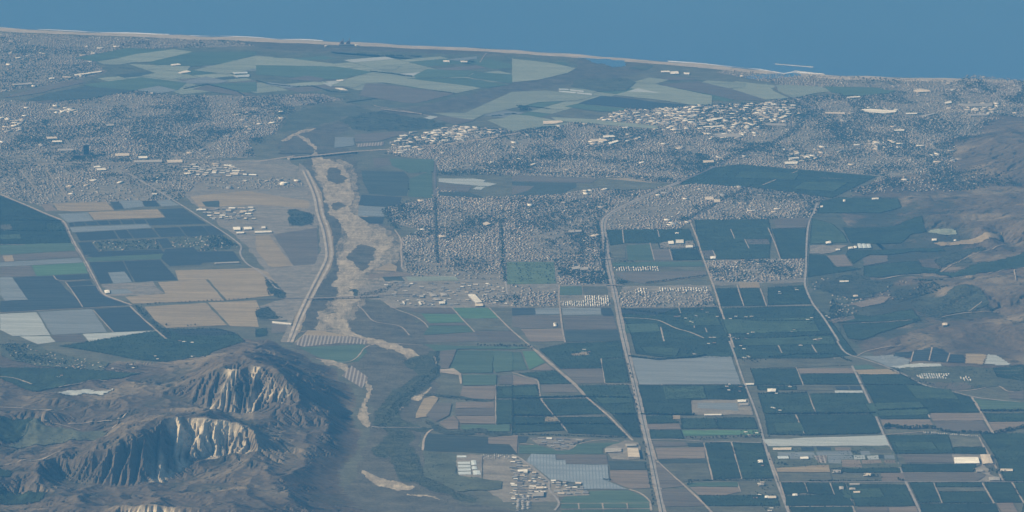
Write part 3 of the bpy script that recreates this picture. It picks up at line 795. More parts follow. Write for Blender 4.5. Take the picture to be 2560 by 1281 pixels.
D|32|246,796 340,796 352,822 250,824|dark nursery bed
D|32|368,796 470,796 474,820 372,822|second dark nursery bed
r|32|500,797 620,797 622,822 508,822|tan nursery bed
G|32|360,830 620,826 640,856 372,858|pale long nursery bed
G|32|160,860 330,856 345,882 168,884|pale short nursery bed
Z|32|340,860 440,860 440,918 380,915|striped nursery bed
G|32|450,862 628,858 640,886 548,888 546,918 456,916|pale stepped nursery bed
G|32|690,826 760,824 770,852 700,856|small pale nursery bed
V|32|630,822 688,822 694,850 640,852|dark green nursery bed
W|32|640,858 720,858 730,886 648,888|white nursery bed
W|32|740,860 826,858 830,886 752,888|second white nursery bed
D|32|830,856 868,856 872,884 834,885|small dark nursery bed
G|32|872,856 944,856 952,885 876,885|pale bed by the road
r|32|550,892 690,892 706,948 556,944|tan bed of the nursery
r|32|700,892 842,890 850,915 708,920|second tan bed of the nursery
r|32|868,890 950,890 960,916 874,918|third tan bed of the nursery
m|32|770,812 920,806 930,850 770,850|drab nursery plot
S|32|64,952 455,926 468,984 70,982|pale tan strip above the homesteads
O|32|482,958 985,952 998,985 600,986|dark strip orchard below the nursery
r|32|850,990 1010,988 1030,1050 852,1050|tan plot by the crossroads
m|32|80,992 466,988 482,1050 84,1053|drab strip with bushes
O|32|98,1066 270,1065 300,1142 130,1150|orchard plot with a pale corner lane
O|32|284,1066 460,1066 493,1148 310,1145|orchard plot by the pale lane
O|32|472,1066 570,1066 600,1150 640,1236 134,1236 128,1160 500,1152|wide orchard above the bottom lane
O|32|590,1072 1030,1078 1100,1238 660,1238|large orchard left of the crossing road
r|32|900,1246 1108,1241 1132,1300 910,1300|tan plot at the bottom edge
O|32|162,1244 630,1244 652,1300 185,1300|orchard at the bottom edge
b|32|660,1246 895,1246 905,1300 675,1300|grey-brown plot at the bottom edge
O|32|892,707 1350,702 1390,840 956,845|big orchard below the tree row
m|32|1356,707 1578,722 1608,790 1386,795|drab square plot
O|32|1386,800 1630,797 1640,844 1396,845|orchard above the white sheds
O|32|1592,692 1950,692 1950,1050 1780,1050 1750,980 1700,860|large orchard at the right edge
b|32|1002,852 1388,852 1388,914 1032,914|brown fallow field beside the white sheds
Y|32|1380,850 1680,846 1700,930 1560,930 1390,916|concrete yard of the white sheds
O|32|1002,926 1560,922 1538,984 1012,984|long orchard below the fallow field
b|32|1016,990 1580,987 1640,1010 1560,1050 1032,1054|long purple-brown field
Y|32|1540,960 1620,930 1660,1000 1760,1050 1560,1054 1640,1012|dusty farm yard
O|32|1062,1062 1238,1062 1298,1208 1132,1214|orchard right of the crossing road
O|32|1256,1066 1600,1062 1610,1094 1262,1095|narrow dark strip
m|32|1266,1099 1608,1099 1640,1130 1282,1130|drab strip
O|32|1282,1132 1640,1132 1688,1210 1312,1214|orchard below the drab strip
O|32|1620,1062 1820,1062 1908,1210 1702,1210|orchard at the lower right corner
O|32|1838,1062 1950,1062 1950,1300 1900,1300 1925,1215|orchard at the corner edge
O|32|1140,1222 1700,1217 1745,1300 1152,1300|orchard at the bottom right
r|32|1716,1217 1838,1214 1885,1300 1762,1300|tan plot at the bottom right
O|31|402,232 540,202 970,232 1000,290 830,330 700,322 560,320 372,320|dark orchard at the foot of the upper hill
b|31|32,362 318,356 282,430 62,434|brown field left of the valley road
O|31|32,440 280,436 278,660 100,664|dark orchard left of the valley road
o|31|332,362 480,402 560,470 600,540 312,553|thin orchard right of the valley road
O|31|562,432 900,442 1148,402 1180,490 1062,510 1000,556 622,545|dark orchard on the gentle hill foot
Y|31|312,562 600,562 520,600 420,625 312,624|packing yard by the valley road
r|31|442,642 578,632 638,718 512,724|tan field in the valley
b|31|712,662 770,637 898,640 898,690 720,718|brown field in the valley
O|31|312,632 432,642 498,722 640,730 700,740 300,800|dark orchard by the valley road
O|31|600,600 960,600 1000,600 1290,605 1330,628 1080,620 910,636 770,632 700,660 640,700 590,630|dark orchard along the valley
O|31|720,722 960,700 1130,690 1150,740 1290,758 1250,795 850,808 720,800|dark orchard of the inner valley
V|31|320,880 640,760 800,840 900,850 950,900 640,970 480,930|wooded homestead valley
r|31|610,1000 850,955 920,960 860,1000 700,1030|tan slope by the homes
O|31|480,1140 640,1080 760,1100 1080,1050 1140,1140 760,1140|orchard below the homes
r|31|450,1125 640,1090 650,1120 490,1148|tan wedge by the valley road
O|31|560,1160 1130,1150 1080,1180 700,1281 600,1260|orchard at the foot of the round hill
L|31|1210,480 1400,500 1410,525 1290,530 1200,500|pale terrace on the hill side
S|31|1240,575 1380,570 1700,562 1750,545 1740,578 1500,590 1300,592|sandy wash along the canyon
V|31|1050,980 1300,1000 1450,960 1600,1000 1700,1110 1300,1120 1130,1100|terraced grove in the canyon
V|31|1240,690 1400,640 1600,600 1640,620 1420,690 1290,760|dark ravine brush
O|31|1240,770 1400,800 1700,740 1920,700 1920,850 1500,860 1290,830|dark grove in the upper canyon
g|00|560,440 960,362 1440,386 1110,462 1040,465 870,440 722,464|dark green coastal field
L|00|722,466 870,442 1028,466 900,488 780,488|pale triangular coastal field
L|00|1012,410 1300,372 1450,392 1150,465 1042,470 880,441|pale band among coastal fields
d|00|1112,470 1430,396 1920,390 1920,414 1650,488 1440,500 1200,490|dark green band among coastal fields
L|00|960,482 1300,502 1430,500 1400,540 1150,525 1100,530|pale field before the greenhouses
L|00|1452,530 1920,420 2060,432 1920,520 1700,560|pale slanting band among coastal fields
L|00|1060,570 1200,545 1380,575 1300,600|pale strip by the coastal lane
G|00|1372,615 1540,577 1718,610 1640,630 1410,630|grey coastal field
d|00|620,640 1060,582 1398,625 1330,680 1190,645 1020,680 850,690|dark green field by the airfield
D|00|362,702 640,650 1010,682 900,700 700,740 380,762 200,752|long dark field by the airfield
G|00|1014,680 1190,647 1326,680 1200,705|grey wedge field above the houses
b|00|1442,670 1560,642 1790,692 1920,715 1800,722|brown field by the windbreak
g|00|1562,638 1640,630 1920,618 1920,690 1790,685|green field by the windbreak
b|00|250,765 380,755 430,765 330,782|small brown lot at the suburb edge
b|00|350,640 600,600 640,620 420,670 300,700 100,730 20,735|runway margin of the airfield
L|10|0,432 260,442 760,502 620,520 0,500|pale coastal field with streaks
L|10|820,505 1090,495 1040,526 940,526|bright pale coastal patch
d|10|0,492 600,502 870,542 640,598 500,600 0,560|dark coastal field behind the windbreak
b|10|240,592 380,572 510,590 490,620 282,602|brown coastal patch
G|10|86,620 330,648 250,664 72,640|grey coastal patch
W|10|500,630 640,600 680,592 640,612 560,655|cream triangle at the farm lane
L|10|560,645 700,588 860,560 1170,582 1690,664 1500,704 1330,680 960,622 820,630 740,660|bright pale field beside the river
b|10|820,632 950,632 1350,686 1496,706 1200,778 1120,775 772,720|brown fallow field at the river bend
d|10|1182,572 1280,522 1658,536 1572,580 1200,590|dark green coastal field
d|10|1582,580 1660,542 1920,562 1920,630 1700,600|dark green field by the river
g|10|1120,590 1570,588 1900,640 1720,664|dull green field by the river
G|10|1420,450 1660,425 1660,445 1500,460|pale strip near the beach
L|20|0,442 320,480 482,515 420,550 200,602 0,622|pale field at the river mouth
L|20|0,692 250,682 640,722 470,760 200,770 80,800 -200,860 -300,905 -380,900 -600,850 -350,850|broad pale field right of the river
L|20|0,862 140,872 300,902 440,935 100,972 0,992 -190,905 -60,890|pale field below the tree line
W|10|1250,890 1310,872 1368,880 1310,900|small white patch by the bridge
b|10|1330,890 1400,875 1650,905 1500,940 1420,915|brown strip by the bridge
b|10|740,1012 1100,987 1150,1000 1000,1040 900,1065 742,1070|brown lot by the freeway
G|10|592,1032 730,1036 742,1094 590,1114|grey lot by the freeway
Z|10|752,1082 960,1067 955,1095 762,1108|rows of parked boats and campers
L|20|742,720 860,690 930,667 1060,630 1240,667 1500,722 1498,790 1400,790 1330,788 1100,752 760,716|large pale field before the white town roofs
W|20|862,690 945,665 1110,702 1000,695|cream streak in the large pale field
D|20|492,780 550,760 672,722 800,732 1100,772 1338,790 1260,806 960,825 900,816 640,790|dark field before the white town roofs
g|20|392,802 490,782 880,820 780,842 622,836|green field beside the dark one
b|20|1102,640 1400,612 1900,722 1900,762 1650,750 1500,715 1240,665|purple-brown field beside the pale one
L|20|1422,620 1460,606 1750,626 1740,658 1622,666|pale field near the harbour
L|20|1652,672 1910,632 1970,690 2080,740 1900,750|pale field by the curving road
M|20|472,602 700,590 870,590 920,622 860,682 650,692 442,652|green marsh behind the lagoon
L|20|292,882 600,897 1100,950 1080,970 600,932 332,910|long pale strip before the town
L|30|62,642 160,640 400,655 470,690 350,702 212,735 182,735 80,690|pale field right of the curving road
d|30|412,652 800,660 960,690 700,722 480,700|dark green field behind the seaside town
g|30|560,700 760,690 960,680 900,705 560,722|green strip behind the seaside town
M|20|870,520 900,505 1060,492 1010,525|green patch by the lagoon
b|20|1110,590 1260,580 1400,600 1200,605|brown lot by the harbour
g|12|1510,70 1780,72 1772,238 1545,240 1452,208 1482,140|large pale-edged green field by the stream
g|12|1784,76 1925,80 1925,222 1792,234 1776,190|green field beside the large one
g|12|1546,256 1804,252 1800,330 1552,332|green field above the tan one
b|12|1832,262 1925,250 1925,324 1818,325|brown field by the farm lane
r|12|1552,340 1800,336 1788,438 1620,445 1532,410|tan field by the stream trees
O|12|1812,342 1925,336 1925,428 1802,428|orchard right of the tan field
O|12|1802,442 1925,440 1925,618 1802,624|orchard right of the striped tan fields
r|12|1502,460 1785,455 1788,500 1496,504|tan strip by the stream trees
b|12|1494,507 1788,504 1792,558 1488,556|brown strip between tan strips
r|12|1500,562 1795,562 1795,624 1532,620|tan strip above the green one
g|12|1536,630 1900,626 1905,680 1650,676 1532,660|green strip above the stream wood
S|12|1200,548 1260,432 1330,410 1366,430 1282,570 1196,580|pale bank of the empty pond
b|12|1272,562 1350,462 1468,470 1450,558 1350,604|brown bottom of the empty pond
r|12|1372,610 1480,560 1520,602 1520,660 1440,665|tan lot by the pond
b|12|1382,60 1508,55 1470,150 1442,208 1382,205|scrubby brown field by the thicket
T|12|1380,212 1480,205 1540,246 1545,320 1530,320 1520,255 1380,236|pale farm yard road by the green field
O|02|0,215 200,208 560,216 830,245 1050,290 950,320 800,330 700,333 450,400 260,440 180,400 0,300|dark orchard valley behind the near hills
W|02|410,450 530,430 715,435 690,460 862,450 780,490 690,496 640,470 560,490 450,470|pale covered terrace on the near hills
O|02|0,692 240,690 200,755 130,790 0,806|dark orchard at the frame edge among the hills
M|02|250,682 600,738 840,758 700,820 400,830 0,842 140,790|green valley floor between the near hills
O|02|0,1100 90,1130 60,1172 0,1182|dark orchard patch at the left frame edge
O|02|0,1230 350,1240 300,1290 0,1300|dark orchard patch at the bottom left corner
M|02|0,20 240,10 420,90 560,125 820,170 760,235 560,212 300,190 120,150 0,120|green home lots at the foot of the hills
R||788,400 832,398 872,430 884,470 882,525 850,500 812,470 790,440|pale sand below the freeway bridge
B||812,425 850,420 866,460 830,462|scrub island below the freeway bridge
o||1850,428 2000,436 1985,452 1835,446|lighter block in the dark orchard below the big town
o||2010,456 2120,458 2085,480 1980,474|second lighter block in the dark orchard below the big town
o||1800,800 2030,795 2050,830 1815,836|lighter young block in the orchard right of the long road
o||1600,868 1700,873 1690,892 1612,884|lighter block at the foot of the big freeway orchard
o||1702,786 1788,783 1803,815 1712,816|lighter block in the upper freeway orchard
g||1562,812 1642,810 1652,830 1564,833|green strip in the big freeway orchard
o||1850,845 2080,842 2090,862 1856,866|long lighter strip in the orchard right of the long road
o||2162,1010 2300,1006 2326,1038 2182,1043|lighter block in the wide valley road orchard
o||1932,1060 2002,1058 2012,1080 1940,1083|lighter block left of the pale lane
o||2262,962 2375,976 2398,1000 2290,998|lighter block under the valley road
o||2102,1225 2198,1222 2212,1244 2112,1249|lighter block at the bottom orchard
o||1482,990 1578,986 1586,1008 1502,1012|lighter block left of the freeway
o||1252,972 1340,968 1348,990 1260,992|lighter block beside the farm track
o||2235,1108 2330,1106 2345,1126 2245,1128|lighter block below the stream trees
V|12|1210,395 1320,392 1560,432 1780,440 1780,452 1560,448 1320,412|line of stream trees
V|12|1240,590 1350,622 1450,672 1660,655 1920,690 1920,704 1440,698 1330,650|stream wood below the striped fields
M|12|1256,830 1510,850 1500,1000 1840,1050 1840,1110 1500,1130 1250,1010|dry scrub land left of the hamlet
Y|12|1500,850 1700,850 1700,1030 1520,1010|yard of the greenhouses
g||1060,862 1140,866 1290,868 1320,872 1290,874 1150,874 1090,880|thin verge of green by the hedge
"""
ORG = set("BVRMYKUQ")
CANOPY = {}
WORLD_FIELDS = []
for i, ln in enumerate(ZONES.strip().split("\n")):
    code, tile, s, where = ln.split("|")
    p = world(pts(s, tile))
    p = subdiv(p, 40, 70 if code in "BVMK" else 22, i + 1, 1 if code in "BVMK" else 0)
    nm = {'m': 'waste_land', 'U': 'town_ground', 'K': 'wood_land', 'B': 'river_scrub_land', 'M': 'grass_land', 'V': 'wood_land', 'g': 'park_land', 'Y': 'yard_ground'}[code]
    sheet(nm, p, 0.4 + 0.02 * i, M(code), label=where, drape=False)
def coastal_strips():
    P = world(pts("195,158 320,120 480,120 640,132 760,137 1000,133 1200,142 1440,152 1436,178 1250,213 1050,266 900,262 800,232 640,238 430,238 300,220 180,248 110,246 200,213 280,180 240,157"))
    Q = world(pts("1160,292 1300,235 1500,205 1600,190 1760,190 2000,222 1980,238 1880,255 1560,262 1480,296 1320,318"))
    words = {'L': 'pale', 'g': 'dull green', 'd': 'dark green', 'G': 'grey', 'M': 'olive', 'b': 'brown', 'W': 'whitish'}
    k = 0
    for R_, ang in ((P, 0.62), (Q, -0.5)):
        c = R_.mean(0); ca, sa = math.cos(ang), math.sin(ang)
        u = -5200.0
        while u < 5200:
            w = rng.uniform(220, 620); v = -5200.0
            while v < 5200:
                d = rng.uniform(120, 420)
                if rng.random() < 0.85:
                    q = np.array([(u, v), (u + w - 14, v), (u + w - 14, v + d - 12), (u, v + d - 12)])
                    q = np.stack([c[0] + q[:, 0] * ca - q[:, 1] * sa, c[1] + q[:, 0] * sa + q[:, 1] * ca], 1)
                    if inside(R_, q[:, 0], q[:, 1]).all():
                        code = rng.choice(list('LgdGMbW'), p=[.38, .2, .08, .10, .12, .07, .05])
                        sheet('field', q, 0.85 + 0.0005 * k, M(code), label=f"{words[code]} strip of the coastal crop plain", drape=False)
                        WORLD_FIELDS.append((code, q)); k += 1
                v += d
            u += w
coastal_strips()
NAMES = {'O': 'orchard', 'o': 'orchard', 'Q': 'sand_bed', 'U': 'town_ground', 'V': 'thicket', 'K': 'thicket', 'R': 'sand_bed', 'B': 'scrub_land', 'Y': 'yard_ground', 'X': 'shade_house_field', 'M': 'grass_land'}
for i, ln in enumerate(FIELDS.strip().split("\n")):
    code, tile, s, where = ln.split("|")
    pp = pts(s, tile)
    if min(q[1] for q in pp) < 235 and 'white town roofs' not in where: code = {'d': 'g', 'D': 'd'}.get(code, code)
    p = world(pp)
    if code in ORG: p = subdiv(p, 12, 38 if code in "RVBKQ" else 18, i + 5, 1 if code in "RVBKQ" else 0)
    else: p = subdiv(p, 30, 5, i + 3)
    top = CANOPY.get(code, 0)
    tree = code in 'OoVK'
    ob = sheet(NAMES.get(code, 'field'), p, 1.0 + 0.008 * i, M(code), kind='stuff' if tree else 'structure', label=where,
               cat=('thicket' if code in 'VK' else 'orchard') if tree else None, top=0,
               drape=True if code in 'VKBRQ' else None, cell=9 if code in 'VKBRQ' else 12)
    WORLD_FIELDS.append((code, p))

# ------------------------------------------------------------------ occupancy map (what may stand where)
MX0, MY0, MC_, MNX, MNY = -7200.0, 17000.0, 10.0, 1440, 2150
blocked = np.zeros((MNY, MNX), bool); lanes = np.zeros((MNY, MNX), bool)
def mark(poly, grid, val=True):
    p = np.asarray(poly); x0, y0 = p.min(0); x1, y1 = p.max(0)
    i0, i1 = max(0, int((x0 - MX0) / MC_)), min(MNX, int((x1 - MX0) / MC_) + 2)
    j0, j1 = max(0, int((y0 - MY0) / MC_)), min(MNY, int((y1 - MY0) / MC_) + 2)
    if i1 <= i0 or j1 <= j0: return
    gx, gy = np.meshgrid(MX0 + MC_ * (np.arange(i0, i1) + 0.5), MY0 + MC_ * (np.arange(j0, j1) + 0.5))
    ins = inside(p, gx, gy)
    grid[j0:j1, i0:i1][ins] = val
def look(grid, x, y):
    i = np.clip(((np.asarray(x) - MX0) / MC_).astype(int), 0, MNX - 1); j = np.clip(((np.asarray(y) - MY0) / MC_).astype(int), 0, MNY - 1)
    return grid[j, i]
for code, p in WORLD_FIELDS:
    if code not in 'MYBUQ': mark(p, blocked)

# ------------------------------------------------------------------ roads and farm lanes
def resample(p, step=30.0):
    p = np.asarray(p, float); d = np.concatenate([[0], np.cumsum(np.hypot(*np.diff(p, axis=0).T))])
    n = max(2, int(d[-1] / step) + 1); q = np.linspace(0, d[-1], n)
    return np.stack([np.interp(q, d, p[:, 0]), np.interp(q, d, p[:, 1])], 1)
def curve(p, n=2):
    p = np.asarray(p, float)
    for _ in range(n):
        q = np.empty((2 * len(p), 2)); q[0] = p[0]; q[-1] = p[-1]
        q[1:-1:2] = 0.75 * p[:-1] + 0.25 * p[1:]; q[2:-1:2] = 0.25 * p[:-1] + 0.75 * p[1:]
        p = q
    return p
def normals(p):
    t = np.gradient(p, axis=0); t /= np.maximum(np.hypot(t[:, 0], t[:, 1]), 1e-9)[:, None]
    return np.stack([-t[:, 1], t[:, 0]], 1)
def strip(name, line, w, z, mat, label, off=0.0, wob=0.0, seed=0):
    p = resample(line, 25.0); n = normals(p); m = len(p)
    k = w / 2 * (1 + wob * 2 * (fbm(np.arange(m) * 0.22, np.zeros(m), seed, 3) - 0.5))[:, None]
    o = off + wob * 8 * (fbm(np.arange(m) * 0.13, np.ones(m), seed + 4, 3) - 0.5)[:, None]
    a, b_ = p + n * (o + k), p + n * (o - k)
    V = np.concatenate([a, b_]); hz_ = HT(V[:, 0], V[:, 1]); V = np.column_stack([V, hz_ + z + np.clip(hz_ / 4, 0, 3.0)])
    me = mesh(name, V, [(i + 1, i, m + i, m + i + 1) for i in range(m - 1)])
    return link(name, me, [mat], kind='structure', label=label)
def block_line(line, w):
    p = resample(line, 6.0)
    for d in np.arange(-w / 2, w / 2 + 1, 6.0):
        q = p + normals(p) * d
        i = np.clip(((q[:, 0] - MX0) / MC_).astype(int), 0, MNX - 1); j = np.clip(((q[:, 1] - MY0) / MC_).astype(int), 0, MNY - 1)
        blocked[j, i] = True
        if abs(d) <= w / 2 - 3: lanes[j, i] = True

FREEWAY = "1700,456 1660,471 1623,488 1560,515 1518,540 1507,556 1512,600 1517,640 1525,680 1535,722 1545,775 1558,840 1570,890 1585,950 1605,1040 1622,1115 1638,1190 1654,1270 1670,1340"
fl = curve(world(pts(FREEWAY)), 2)
strip("freeway_verge", fl, 46, 2.6, M('T'), "pale dirt verge along the freeway", wob=0.25, seed=3)
strip("road", fl, 13, 2.9, M('A'), "near carriageway of the concrete freeway through the farms", off=9.5)
strip("road", fl, 13, 2.9, M('A'), "far carriageway of the concrete freeway through the farms", off=-9.5)
strip("road_median", fl, 5, 2.95, M('d'), "dark planted median of the freeway")
block_line(fl, 50)
ROADS = """
T|26|01|0,178 80,212 200,262 290,302 380,340 470,372 505,440 560,560 620,650 680,765 730,860 765,928 860,965 985,1008|bent pale road along the dark orchard
a|9|01|0,184 80,218 200,268 290,308 380,346 468,378 500,444 556,562 616,652 676,767 726,862 760,934 860,971 980,1012|asphalt of the bent road
A|16|01|960,20 1060,80 1180,150 1370,265 1540,375 1700,478 1790,545 1815,575 1795,620 1830,680 1870,715 1920,738 2010,808 2060,880 2100,890|straight road past the business park
T|14|01|975,1018 1060,1100 1170,1198 1245,1262|pale lane along the wooded drain
a|12|10|1345,1290 1342,1215 1400,1172 1620,1082 1760,1010 1920,970|grey road from the freeway into town
a|18|11|1340,0 1343,150 1346,330 1352,500 1362,690|straight grey road between estates
A|14|11|1838,380 1842,560 1846,740 1870,830 1885,930|street down to the old town
T|14|11|1040,445 1095,520 1085,600 1095,690 1090,740 1230,788 1500,795|pale track along the river estate
T|12|11|1750,1030 1920,1205 2054,1312|start of the diagonal dirt lane
T|26|22|130,30 165,58 320,195 480,330 565,425|upper diagonal dirt lane
T|16|22|565,425 660,508 740,572 800,640 880,720 905,745|lower diagonal dirt lane
T|12|22|0,236 60,250 110,275 190,286 202,330 210,430 300,545 420,680|winding farm track
T|8|22|210,432 560,427|lane between two orchards
T|8|22|335,564 705,564|pale lane across the orchards
T|9|22|668,128 697,315|pale lane beside the brown field
T|10|22|700,320 945,326|lane above the dark orchard
T|9|22|1122,326 1155,440|pale lane below the mulched field
A|13|22|1040,738 1200,735 1300,742 1440,752 1640,756 1870,762|pale road along the tree line
T|12|22|1038,745 1065,830 1082,890|pale lane right of the freeway
T|18|22|1085,898 1190,1000 1300,1090 1400,1180 1500,1285|wide diagonal dirt lane at the bottom
T|10|22|1440,762 1505,1040|pale lane left of the lower orchards
T|10|22|1645,758 1722,1032|pale lane between the lower orchards
T|10|22|1690,1058 1712,1130|short lane between strips
T|10|22|60,770 170,775 260,808 350,820 440,815 480,775 600,745 720,738 800,750|lane round the hamlet
T|14|22|880,1112 960,1135 1035,1195 1045,1270|track below the shade houses
A|14|22|0,850 70,880 190,980 285,1050 270,1110 330,1170 360,1220 320,1270|street through the industrial hamlet
T|9|22|362,1217 1038,1214|lane above the gridded plots
T|9|22|365,1260 1040,1257|lane between the gridded plots
T|9|22|498,1218 502,1258|first cross lane of the gridded plots
T|9|22|678,1217 683,1256|second cross lane of the gridded plots
T|9|22|861,1216 866,1255|third cross lane of the gridded plots
T|9|22|1236,126 1262,262|pale line across the mulched field
T|6|22|1370,255 1385,320|first thin line on the mulched field
T|6|22|1472,240 1495,320|second thin line on the mulched field
T|14|21|1330,370 1385,500 1410,590 1450,700 1490,810 1530,920 1570,1060 1620,1200 1665,1330|long pale road beside the orchards
A|14|22|1630,0 1680,130 1735,300 1800,450 1860,620 1885,730 1930,900 1990,1070 2040,1200 2085,1320|lower stretch of the long pale road
T|12|32|0,835 45,950 95,1080 165,1300|pale verge of the crossing road
A|16|31|370,245 340,320 310,370 292,480 285,640 285,760 272,850 300,930 340,1010 400,1080 460,1170 530,1281|valley road along the foot of the hills
A|15|32|518,0 560,70 610,105 720,135 830,170 920,205 1060,270 1150,325 1290,360 1400,382 1540,420 1700,440 1920,462|valley road curving round the orchards
A|16|32|630,185 700,325 800,540 862,690 905,780 960,890 1030,1050 1090,1170 1150,1300|pale road through the lower orchards
T|11|32|185,140 265,330|first pale lane between orchards
T|11|32|300,393 352,528|second pale lane between orchards
T|11|32|208,552 272,700|third pale lane between orchards
T|9|32|62,0 105,88|fourth pale lane between orchards
T|9|32|310,0 375,100|fifth pale lane between orchards
T|9|32|495,125 540,185|sixth pale lane between orchards
T|10|32|1118,395 1190,510 1212,575|lane in the wide orchard
T|18|32|1530,420 1600,540 1692,695|wide pale lane to the river trees
T|14|32|1580,720 1640,830 1700,925 1760,1045|pale lane to the white sheds
A|10|32|60,1056 440,1054 1010,1056 1560,1054 1920,1057|bottom cross lane
T|9|32|1000,988 1560,987|lane above the purple field
T|12|32|270,1062 305,1145 240,1146|pale corner lane
T|10|32|463,1062 495,1150|pale lane in the bottom orchard
T|12|32|605,1155 652,1285|wide lane in the bottom orchard
T|9|32|160,1241 640,1239|lane along the bottom orchard
T|11|32|1240,1062 1305,1212|first lane of the corner orchards
T|13|32|1605,1062 1690,1212 1745,1300|second lane of the corner orchards
T|12|32|1830,1060 1920,1215|third lane of the corner orchards
T|9|32|870,703 1040,688 1180,676|pale lane above the river orchard
T|12|32|1385,380 1560,365 1690,330 1740,335 1800,385 1920,372|pale canyon track
T|9|32|670,110 740,70 900,60 1000,60|track above the pale field
T|8|32|1070,165 1090,98|first vineyard lane
T|8|32|1207,166 1228,86|second vineyard lane
T|8|32|1340,176 1362,112|third vineyard lane
T|9|21|828,446 838,545|first lane in the freeway orchard
T|8|21|1092,446 1105,500|second lane in the freeway orchard
T|9|21|1035,545 1068,675|third lane in the freeway orchard
T|9|21|1180,590 1203,675|fourth lane in the freeway orchard
T|9|21|1640,440 1668,510|first lane in the square orchard
T|9|21|1745,515 1778,585|second lane in the square orchard
T|10|21|1505,598 1535,668|lane by the orchard corner
T|10|31|0,430 35,510 60,570 92,662|third lane in the square orchard
T|10|21|1690,860 1705,920 1740,1018|lane between two orchard blocks
T|11|21|1862,885 1910,1018|lane right of the orchard blocks
T|10|31|0,1018 320,1012|lane below the orchard blocks
T|12|21|355,860 350,940 360,1035 375,1180 398,1290|farm track left of the freeway
T|8|21|0,1028 740,1026|lane below the old town
T|8|21|820,1030 1250,1028 1530,1022|lane below the small estate
T|9|21|1250,1030 1265,1070|short lane below the estate
T|13|21|820,1105 960,1108 1090,1120 1150,1145 1230,1187 1330,1210 1440,1258|curving dirt track in the big orchard
T|10|21|1115,1175 1140,1281|lane in the big orchard
T|8|21|1355,1120 1368,1180|short lane in the big orchard
T|8|21|1450,1180 1462,1215|tiny lane in the big orchard
T|10|11|1470,1030 1560,1130 1640,1212|lane between green fields
T|10|11|760,1010 810,1050 870,1135 980,1150 1090,1165 1150,1235|pale trail through the river scrub
E|20|11|352,0 440,190 455,320 500,435 518,530 532,640 508,705 390,930 315,1090 240,1290|left bright track of the levee
E|20|11|385,0 472,185 495,320 540,430 560,530 572,640 545,720 425,940 350,1090 268,1290|right bright track of the levee
a|7|11|362,0 455,190 470,320 512,430 530,520 545,640 520,710 400,940 330,1090 255,1285|dark path along the top of the levee
T|9|11|960,985 1040,1040 1190,1090 1270,1145 1290,1180|pale trail at the scrub edge
T|12|11|240,1281 320,1200 580,1205 660,1195 760,1250 860,1285|pale track along the river nursery
T|14|10|880,790 920,805 1100,830 1250,860 1330,880|lane from the river bridge
T|40|00|1920,1215 2100,1190 2210,1172|freeway left of the river bridge
T|36|10|720,1140 900,1128 1080,1117 1300,1095 1530,1073 1760,1035 1980,1000|freeway right of the river bridge
T|26|00|0,1245 300,1235 660,1222 1000,1228 1300,1232 1600,1225 1920,1216|freeway through the left-hand town
a|10|00|700,1150 790,1200 860,1250 960,1300|diagonal street in the left-hand town
T|10|01|150,0 220,80 290,170|first straight street in the left-hand town
T|10|01|350,0 440,120 530,230|second straight street in the left-hand town
a|22|30|175,728 240,760 330,800 340,834 280,890 220,930 180,990 100,1050 0,1090 -100,1125 -360,1236 -660,1370|coastal freeway curving into the big town
a|12|30|50,640 65,680 180,738|road to the coastal bend
a|10|30|170,880 175,1000|street at the freeway bend
a|12|21|1325,360 1420,320 1560,230 1700,160 1800,120|diagonal rail line through the estates
T|9|10|1680,470 1710,420 1730,400|coastal lane by the beach
T|10|12|870,640 940,648 1080,648 1240,648|crest of the river weir
T|14|12|1250,820 1260,720 1300,672 1330,660|pale bank of the blue-green field
T|9|12|1330,660 1480,688 1740,700|pale lane above the blue-green field
T|9|12|1800,250 1795,450 1800,625|farm lane beside the tan strips
T|9|12|1250,30 840,5 750,145 620,165 450,130|lane round the field under the hill
T|9|01|190,560 0,556|pale edge of the green strip
T|8|01|490,836 560,930 620,1025|lane beside the road bend
T|8|01|0,1068 640,1033 980,1015|lane above the white fields
T|9|01|400,788 432,834 640,822|farm track by the dark field
T|8|01|700,1050 850,1215|lane beside the striped field
T|9|01|975,1022 1165,1197 1240,1262|lane by the drain
T|12|02|0,285 120,300 240,365|hill road above the orchards
T|9|02|0,575 160,578 480,608|first hill track
T|9|02|0,1048 200,1030 480,1012|second hill track
T|8|02|440,405 700,335 800,345|crest track above the pale terrace
T|8|02|320,695 440,690 600,735|third hill track
T|8|02|510,690 700,680 880,690 980,660|fourth hill track
T|9|02|840,750 940,748|short hill track
T|8|31|1640,870 1850,850 1920,875|spur crest track
T|8|31|1840,870 1850,965|short spur track
T|7|31|1290,780 1400,720 1600,650 1780,600|ridge track
T|10||1905,464 1995,428|lane across the dark orchard below the big town
T|7||2050,446 2105,448|short pale line in the orchard below the big town
T|9|31|840,820 1080,815 1200,845 1400,860|long spur track
T|8|31|1300,1130 1560,1125 1730,1125|canyon track by the grove
T|8|31|1500,1120 1600,1070|steep canyon track
T|8|31|700,1150 860,1148 1080,1148|lane below the homes
T|8|31|480,1000 560,1010 700,1010|lane in the homestead valley
"""
for i, ln in enumerate(ROADS.strip().split("\n")):
    code, w, tile, s, where = ln.split("|")
    p = world(pts(s, tile)); w = float(w)
    if len(p) > 2: p = curve(p, 2)
    name = 'road' if code in 'Aa' or 'freeway' in where else 'dirt_track'
    strip(name, p, w, 2.2 + 0.006 * i + (0.5 if code in 'Aa' else 0) + (5.2 if w < 11 and code == 'T' else 0) * 0, M(code), where, wob=0.2 if code == 'E' else 0.3 if name == 'dirt_track' else 0.05, seed=i)
    block_line(p, w + 8)

